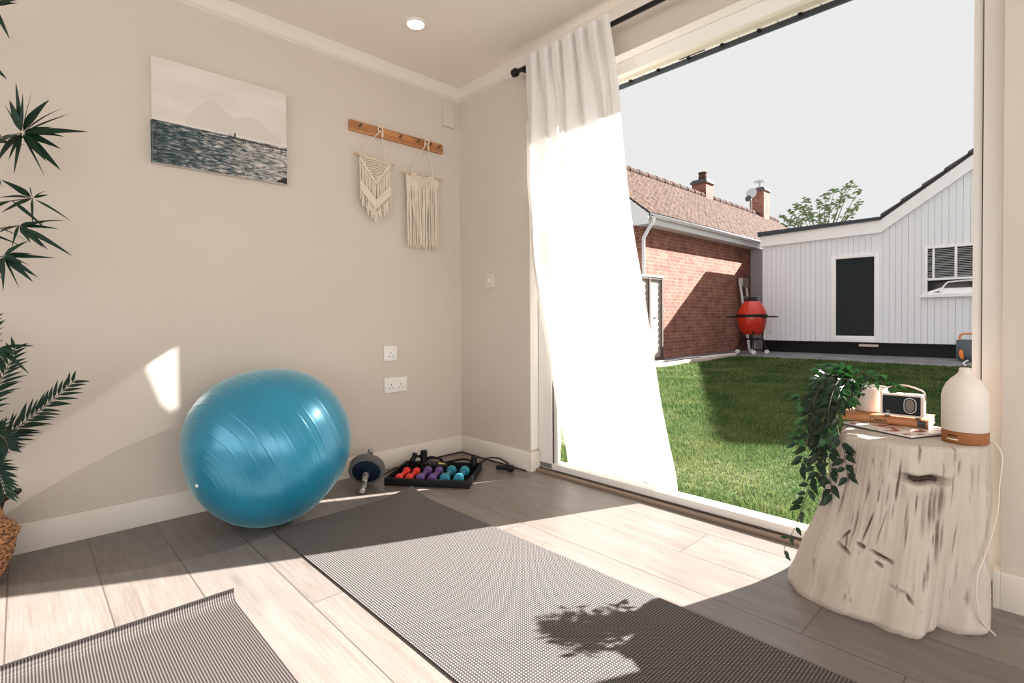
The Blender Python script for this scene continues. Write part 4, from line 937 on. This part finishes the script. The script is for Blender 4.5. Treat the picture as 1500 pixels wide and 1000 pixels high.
cvp = [(0.0600, ZB), (-0.0660, ZB), (-0.0730, ZB+.004), (-0.0755, ZB+.013), (-0.0730, ZB+.022), (-0.0660, ZB+.026), (0.0600, ZB+.026), (0.0600, ZB+.0235), (-0.0650, ZB+.0235), (-0.0700, ZB+.013), (-0.0650, ZB+.0025), (0.0600, ZB+.0025)]
MB().prism(cvp, 0, bx0, bx1).build('cover', 'book_cover', bo, smooth=50)
MB().prism([(-0.0762, ZB+.005), (-0.0766, ZB+.013), (-0.0762, ZB+.021), (-0.0740, ZB+.0225), (-0.0740, ZB+.0035)], 0, bx1-.026, bx1-.006).build('spine_label', 'book_black', bo, smooth=0)
sc = bpy.data.curves.new('t', 'FONT'); sc.body = 'Deeo'; sc.size = .020; sc.extrude = .0004
to = bpy.data.objects.new('t', sc); COL.objects.link(to); dg = bpy.context.evaluated_depsgraph_get(); dg.update()
tme = bpy.data.meshes.new_from_object(to.evaluated_get(dg)); bpy.data.objects.remove(to)
tme.transform(Matrix.Translation(((bx0+bx1)/2-.035, -0.0765, ZB+.006)) @ Matrix.Rotation(PI/2, 4, 'X')); tme.materials.clear(); tme.materials.append(MATS['ink'])
tob = bpy.data.objects.new('spine_lettering', tme); COL.objects.link(tob); tob.parent = bo; tob.matrix_parent_inverse = Matrix.Translation(-Vector(bo.location))
ZR = ZB+.0265
r0, r1 = at(1289, 600, 1, -0.0900), at(1353, 600, 1, -0.0900); rx0, rx1 = r0.x, r1.x; rzt = at(1320, 577, 1, -0.0900).z
ra = thing('radio', ((rx0+rx1)/2, -0.0700, ZR), 'small cream retro radio with black front standing on the book', 'radio')
fz = ZR+.006
def rrect(x0, x1, z0, z1, r, n=6):
    pts = []
    for cx_, cz_, a0 in ((x1-r, z1-r, 0), (x0+r, z1-r, 90), (x0+r, z0+r, 180), (x1-r, z0+r, 270)):
        for i in range(n+1): a = math.radians(a0+90*i/n); pts.append((cx_+r*math.cos(a), cz_+r*math.sin(a)))
    return pts
MB().prism(rrect(rx0, rx1, fz, rzt, .007), 1, -0.0900, -0.0500).build('case', 'radio_case', ra, bevel=.0015, smooth=50)
MB().prism(rrect(rx0+.007, rx1-.007, fz+.006, rzt-.006, .004), 1, -0.0915, -0.0890).build('front_panel', 'radio_black', ra, smooth=50)
scx = rx0+(rx1-rx0)*.70; scz = (fz+rzt)/2+.001
MB().prism(rrect(scx-.0155, scx+.0155, scz-.0235, scz+.0235, .0150), 1, -0.0925, -0.0910).build('speaker_ring', 'steel', ra, smooth=50)
MB().prism(rrect(scx-.0138, scx+.0138, scz-.0218, scz+.0218, .0136), 1, -0.0930, -0.0924).build('speaker_surround', 'radio_black', ra, smooth=50)
MB().prism(rrect(scx-.0105, scx+.0105, scz-.0185, scz+.0185, .0103), 1, -0.0936, -0.0930).build('speaker_grille', 'speaker_cloth', ra, smooth=50)
MB().box((rx0+.022, -0.0917, fz+.0135), (.009, .0006, .0013)).box((rx0+.021, -0.0917, fz+.0085), (.010, .0006, .0012)).build('front_marking', 'paper', ra, smooth=0)
MB().tube(crom([(rx0+.001, -0.0700, fz+.045), (rx0+.0, -0.0700, rzt+.004), (rx0+.015, -0.0700, rzt+.016), ((rx0+rx1)/2, -0.0700, rzt+.026), (rx1-.015, -0.0700, rzt+.016), (rx1-.0, -0.0700, rzt+.004), (rx1-.001, -0.0700, fz+.045)], 7), .0024, 8).build('carry_strap', 'leather_strap', ra)
for xx in (rx0+.016, rx1-.016): MB().bx(xx-.005, xx+.005, -0.0860, -0.0560, ZR, fz+.0005).build('foot', 'bark', ra, smooth=0)

# ------------------------------------------------------------------ leaves
def leaf(mb, p, d, up, ln, wd, fold=.25, droop=.2, seg=4, shape='oval'):
    d = Vector(d).normalized(); up = Vector(up); s = d.cross(up)
    s = s.normalized() if s.length > 1e-5 else d.orthogonal().normalized(); nn = s.cross(d).normalized()
    k = len(mb.v); p = Vector(p)
    for i in range(seg+1):
        t = i/seg
        wv_ = (math.sin(PI*min(1, t**.75))*(1 if shape == 'oval' else .9)) if 0 < t < 1 else .02
        if shape == 'lance' and 0 < t < 1: wv_ = (t/.3)**.6 if t < .3 else (1-(t-.3)/.7)**.8
        c = p+d*ln*t-Vector((0, 0, 1))*droop*ln*t*t
        mb.v += [tuple(c-s*wd*wv_+nn*fold*wd*wv_), tuple(c), tuple(c+s*wd*wv_+nn*fold*wd*wv_)]
    for i in range(seg):
        a = k+3*i; mb.f += [(a, a+1, a+4, a+3), (a+1, a+2, a+5, a+4)]; mb.mi += [0, 0]

# ivy in a cream pot
rv = random.Random(21)
ZP = ZB+.0265; pc = Vector((2.196, -.002)); iv = thing('trailing_ivy', (pc.x, pc.y, ZP), 'trailing green ivy in a cream pot spilling over the left side of the stump', 'plant')
MB().lathe([(.034, ZP), (.038, ZP+.003), (.050, ZP+.065), (.052, ZP+.082), (.049, ZP+.082), (.047, ZP+.070)], (*pc, 0), 36).build('pot', 'pot_cream', iv)
MB().lathe([(.046, ZP+.062), (.046, ZP+.068), (.01, ZP+.076)], (*pc, 0), 20).build('soil', 'pot_soil', iv)
def pxs(l, y): return [at(a, b, 1, c) for a, b, c in [(q[0], q[1], q[2] if len(q) > 2 else y) for q in l]]
strands = [
 pxs([(1245, 556, -.08), (1222, 560, -.14), (1208, 600, -.20), (1203, 640, -.23), (1192, 690, -.26), (1178, 735, -.28), (1163, 775, -.30), (1150, 800, -.31), (1149, 812, -.31)], 0),
 pxs([(1250, 556, -.08), (1228, 558, -.15), (1214, 600, -.24), (1214, 650, -.27), (1216, 690, -.28), (1219, 735, -.29)], 0),
 pxs([(1250, 558, -.08), (1225, 575, -.16), (1208, 610, -.22), (1200, 655, -.25), (1198, 705, -.27)], 0),
 pxs([(1245, 556, -.08), (1230, 575, -.18), (1226, 620, -.26), (1236, 660, -.295), (1243, 705, -.30)], 0),
 pxs([(1240, 556, -.06), (1210, 556, -.10), (1190, 580, -.13), (1180, 625, -.16), (1166, 652, -.17)], 0),
 pxs([(1240, 556, -.06), (1205, 562, -.12), (1192, 600, -.18), (1184, 640, -.21), (1172, 690, -.22)], 0),
 pxs([(1250, 556, -.07), (1220, 550, -.12), (1200, 570, -.16), (1190, 600, -.18), (1185, 640, -.20)], 0),
 pxs([(1245, 556, -.06), (1235, 545, -.07), (1210, 548, -.08), (1180, 575, -.10), (1168, 588, -.11)], 0),
 pxs([(1255, 554, -.06), (1262, 545, -.06), (1278, 552, -.06), (1300, 565, -.06), (1318, 572, -.08)], 0),
 pxs([(1250, 554, -.06), (1235, 540, -.05), (1215, 540, -.05), (1200, 545, -.06)], 0),
 pxs([(1250, 556, -.07), (1245, 570, -.14), (1238, 590, -.18), (1250, 575, -.20)], 0),
 pxs([(1250, 556, -.07), (1225, 572, -.15), (1215, 590, -.19), (1205, 620, -.21), (1206, 660, -.23)], 0),
]
sg_ = MB(); lvs = MB()
for si, sp_ in enumerate(strands):
    pts = crom(sp_, 7); sg_.tube(pts, [.0016-.0008*i/len(pts) for i in range(len(pts))], 5)
    dist = 0; step = .0125 if si in (0, 1, 2, 3) else .0095
    for a, b in zip(pts[:-1], pts[1:]):
        dist += (b-a).length
        while dist > step:
            dist -= step; t = (b-a).normalized(); sd = t.cross(Vector((0, -.8, .2))).normalized()*(1 if rv.random() < .5 else -1)
            dr2 = (sd*rv.uniform(.5, 1)+t*rv.uniform(.2, .9)+Vector((rv.uniform(-.3, .3), -rv.uniform(0, .6), rv.uniform(-.2, .2)))).normalized()
            s_ = rv.uniform(.027, .039)*(1 if si > 0 or a.z > .25 else .7)
            if si == 0 and a.z < .26 and rv.random() < .45: continue
            q = a+dr2*.003; leaf(lvs, q, dr2, Vector((rv.uniform(-.5, .5), -.9, .5)), s_, s_*.27, .3, .25, 4)
for _ in range(330):   # dense crown
    a = rv.uniform(0, 2*PI); r = rv.uniform(0, .07); q = Vector((pc.x-.060+r*1.1*math.cos(a), pc.y-.070+r*math.sin(a)*.9, ZTT+.10+rv.uniform(-.05, .05)*(1 if math.cos(a) < .2 else .3)+.012))
    if q.x > pc.x: q.z = max(q.z, ZP+.088)
    d = (q-Vector((pc.x-.01, pc.y-.04, ZTT+.08))+Vector((rv.uniform(-.05, .05), rv.uniform(-.05, .03), rv.uniform(-.04, .05)))).normalized(); s_ = rv.uniform(.022, .034)
    leaf(lvs, q, d, Vector((rv.uniform(-.4, .4), -.3, 1)), s_, s_*.27, .3, .3, 4)
sg_.build('stems', 'stem', iv); lo_ = lvs.build('foliage', 'leaf_ivy', iv, smooth=60)

# ------------------------------------------------------------------ seagrass basket, palm, bamboo
kc = Vector((.225, -2.235)); bk3 = thing('seagrass_basket', (kc.x, kc.y, 0), 'woven seagrass belly basket at the left edge, holding the palm', 'basket')
body = MB(); rowsb = 22; prb = []
def brad(z):
    pts = [(0, .105), (.03, .140), (.10, .163), (.135, .166), (.155, .178), (.166, .172), (.20, .140), (.25, .128), (.262, .124)]
    for (z0, r0), (z1, r1) in zip(pts[:-1], pts[1:]):
        if z <= z1: return r0+(r1-r0)*(z-z0)/(z1-z0)
    return pts[-1][1]
NB = 26; nn_ = 132; vs = []
for i in range(NB*5+1):
    z = .262*i/(NB*5)+.001
    for j in range(nn_):
        a = 2*PI*j/nn_; rowi = int(i/5); ph = PI*(rowi % 2)
        r = brad(z)+.0045*abs(math.sin(PI*i/5))*(.55+.45*math.sin(a*22+ph))
        vs.append((kc.x+r*math.cos(a), kc.y+r*math.sin(a), z))
body.add(vs, [(i*nn_+j, i*nn_+(j+1) % nn_, (i+1)*nn_+(j+1) % nn_, (i+1)*nn_+j) for i in range(NB*5) for j in range(nn_)]+[tuple(range(nn_))[::-1]])
body.build('basket_body', 'seagrass', bk3, smooth=80)
MB().tube([(kc.x+.127*math.cos(2*PI*i/40), kc.y+.127*math.sin(2*PI*i/40), .266) for i in range(41)], .008, 8, False).build('rim', 'basket_dark', bk3)
for ang in (1.30, 1.30+PI):
    b1, b2 = ang-.32, ang+.32
    hp_ = [(.128, ang-.34, .225), (.140, ang-.32, .262), (.172, ang-.16, .288), (.182, ang, .292), (.172, ang+.16, .288), (.140, ang+.32, .262), (.128, ang+.34, .225)]
    MB().tube(crom([(kc.x+r_*math.cos(b), kc.y+r_*math.sin(b), z_) for r_, b, z_ in hp_], 6), .0075, 8).build('handle', 'basket_dark', bk3)
plm = thing('potted_palm', (kc.x, kc.y, .01), 'dark green palm with feathery fronds growing from the basket', 'plant')
MB().lathe([(.085, .006), (.11, .20), (.115, .205), (.10, .19)], (*kc, 0), 28).build('nursery_pot', 'black_plastic', plm)
pst, plf = MB(), MB()
def frond(p0, p1, p2, p3, wdt, n=40):
    pts = bez(p0, p1, p2, p3, n); pst.tube(pts, [.004-.003*i/n for i in range(n+1)], 6)
    for i in range(int(n*.22), n+1):
        t = i/n; tg_ = (pts[min(i+1, n)]-pts[i-1]).normalized(); sd = tg_.cross(Vector((1, -.7, .3))).normalized()
        ln = wdt*(math.sin(PI*min(1, (t-.18)/.95))**.6 if t > .2 else .3)
        for s_ in (-1, 1):
            d = (sd*s_*.75+tg_*.9+Vector((rv.uniform(-.12, .12), rv.uniform(-.12, .12), rv.uniform(-.1, .1)))).normalized()
            leaf(plf, pts[i], d, Vector((1, -.6, .4)), ln*rv.uniform(.85, 1.1), .0062, .3, .12, 4, 'lance')
g0 = (kc.x, kc.y, .20)
f1 = at(106, 560, 0, .36); frond(g0, (kc.x+.04, kc.y+.02, .42), at(10, 650, 0, .32), f1, .085)
frond(g0, (kc.x, kc.y, .45), at(-20, 620, 0, .30), at(22, 512, 0, .30), .085)
frond(g0, (kc.x-.02, kc.y, .5), at(-40, 560, 0, .25), at(-15, 470, 0, .25), .09)
frond((kc.x+.03, kc.y, .30), (kc.x+.04, kc.y-.0, .45), at(0, 600, 0, .42), at(12, 655, 0, .50), .075)
frond((kc.x+.05, kc.y, .30), (kc.x+.08, kc.y-.0, .42), at(-8, 640, 0, .42), at(8, 722, 0, .46), .07)
frond(g0, (kc.x+.1, kc.y-.05, .5), (kc.x+.2, kc.y-.1, .6), (kc.x+.3, kc.y-.2, .55), .08)
frond(g0, (kc.x-.05, kc.y-.1, .5), (kc.x-.1, kc.y-.2, .65), (kc.x-.12, kc.y-.35, .6), .08)
pst.build('stalks', 'stem', plm); plf.build('fronds', 'leaf_palm', plm, smooth=60)

tp2 = Vector((.22, -2.62)); bt_ = thing('bamboo_plant', (tp2.x, tp2.y, 0), 'tall bamboo-like plant with long narrow leaves reaching in from the left', 'plant')
MB().lathe([(.10, 0), (.13, .02), (.15, .26), (.155, .28), (.14, .27)], (*tp2, 0), 28).build('pot', 'pot_cream', bt_)
cane, blf = MB(), MB()
for dx_, dy_, hh_ in ((0, 0, 2.0), (.05, .03, 1.75), (-.04, .04, 1.55)):
    cane.tube([(tp2.x+dx_*t, tp2.y+dy_*t+.1*t*t*.3, .2+(hh_-.2)*t) for t in [i/8 for i in range(9)]], .009, 8)
def cluster(root, node, tips, extra, rr_=.10):
    root, node = Vector(root), Vector(node); mid = (root+node)/2+Vector((0, 0, -.02)); pts = crom([root, mid, node], 6); cane.tube(pts, [.004-.0025*i/len(pts) for i in range(len(pts))], 6)
    for tx, ty_, w_, dep in tips:
        e_ = at(tx, ty_, 0, node.x+dep); d = e_-node; dr3 = rv.uniform(.05, .22); leaf(blf, node+d*.05, d+Vector((0, 0, dr3*d.length)), Vector((1, -.8, .5)), d.length*.98, w_*1.3, .25, dr3, 8, 'lance')
    for _ in range(extra):
        q = pts[rv.randrange(len(pts)//2, len(pts))]; d = Vector((rv.uniform(-.6, .6), rv.uniform(-.5, .9), rv.uniform(-.8, .6))).normalized()
        leaf(blf, q, d, Vector((1, -.8, .5)), rv.uniform(.06, .13), rv.uniform(.005, .009), .25, .15, 7, 'lance')
A_ = at(32, 195, 0, .33); B_ = at(48, 290, 0, .33); B2 = at(22, 330, 0, .33); C_ = at(5, 375, 0, .33); D_ = at(-2, 510, 0, .33); E_ = at(-10, 10, 0, .33)
cluster((tp2.x, tp2.y+.02, 1.25), A_, [(128, 193, .011, .05), (78, 137, .013, .0), (94, 200, .008, .03), (86, 217, .011, .0), (84, 245, .011, .05), (66, 234, .009, .1), (106, 165, .004, -.05), (98, 153, .003, -.05), (80, 185, .007, .0), (22, 110, .006, 0), (34, 125, .005, .05), (12, 140, .010, .0), (5, 150, .010, .1), (0, 235, .012, .1), (-5, 215, .014, .1), (62, 252, .003, 0), (50, 120, .001, 0)], 16)
cluster((tp2.x, tp2.y+.02, 1.12), B_, [(72, 285, .005, 0), (100, 322, .003, 0), (44, 272, .007, .05), (70, 277, .002, 0), (0, 262, .008, .05), (0, 290, .006, .05), (5, 310, .009, .05)], 8)
cluster((tp2.x, tp2.y+.02, 1.05), B2+Vector((0, .01, 0)), [(98, 322, .004, 0), (100, 372, .007, .03), (84, 335, .006, .0), (48, 345, .008, 0), (60, 360, .007, .0), (0, 340, .010, .05), (42, 352, .006, 0)], 12)
cluster((tp2.x, tp2.y+.02, .95), C_, [(80, 378, .006, 0), (50, 372, .006, .0), (45, 410, .008, 0), (42, 400, .007, .03), (30, 385, .009, .03), (24, 415, .003, 0), (5, 420, .006, 0), (0, 400, .01, .05)], 12)
cluster((tp2.x, tp2.y+.02, .75), D_, [(50, 508, .002, 0), (25, 515, .005, 0), (36, 543, .006, .03), (26, 522, .005, .05), (10, 530, .006, .05)], 4)
cluster((tp2.x, tp2.y+.02, 1.7), E_, [(40, -4, .010, 0), (30, 4, .008, 0), (10, 50, .006, 0)], 8)
cluster((tp2.x, tp2.y+.02, 1.45), at(-30, 80, 0, .33), [(8, 114, .008, 0), (2, 75, .005, 0)], 8)
cane.build('canes', 'stem', bt_); blf.build('foliage', 'leaf_bamboo', bt_, smooth=60)
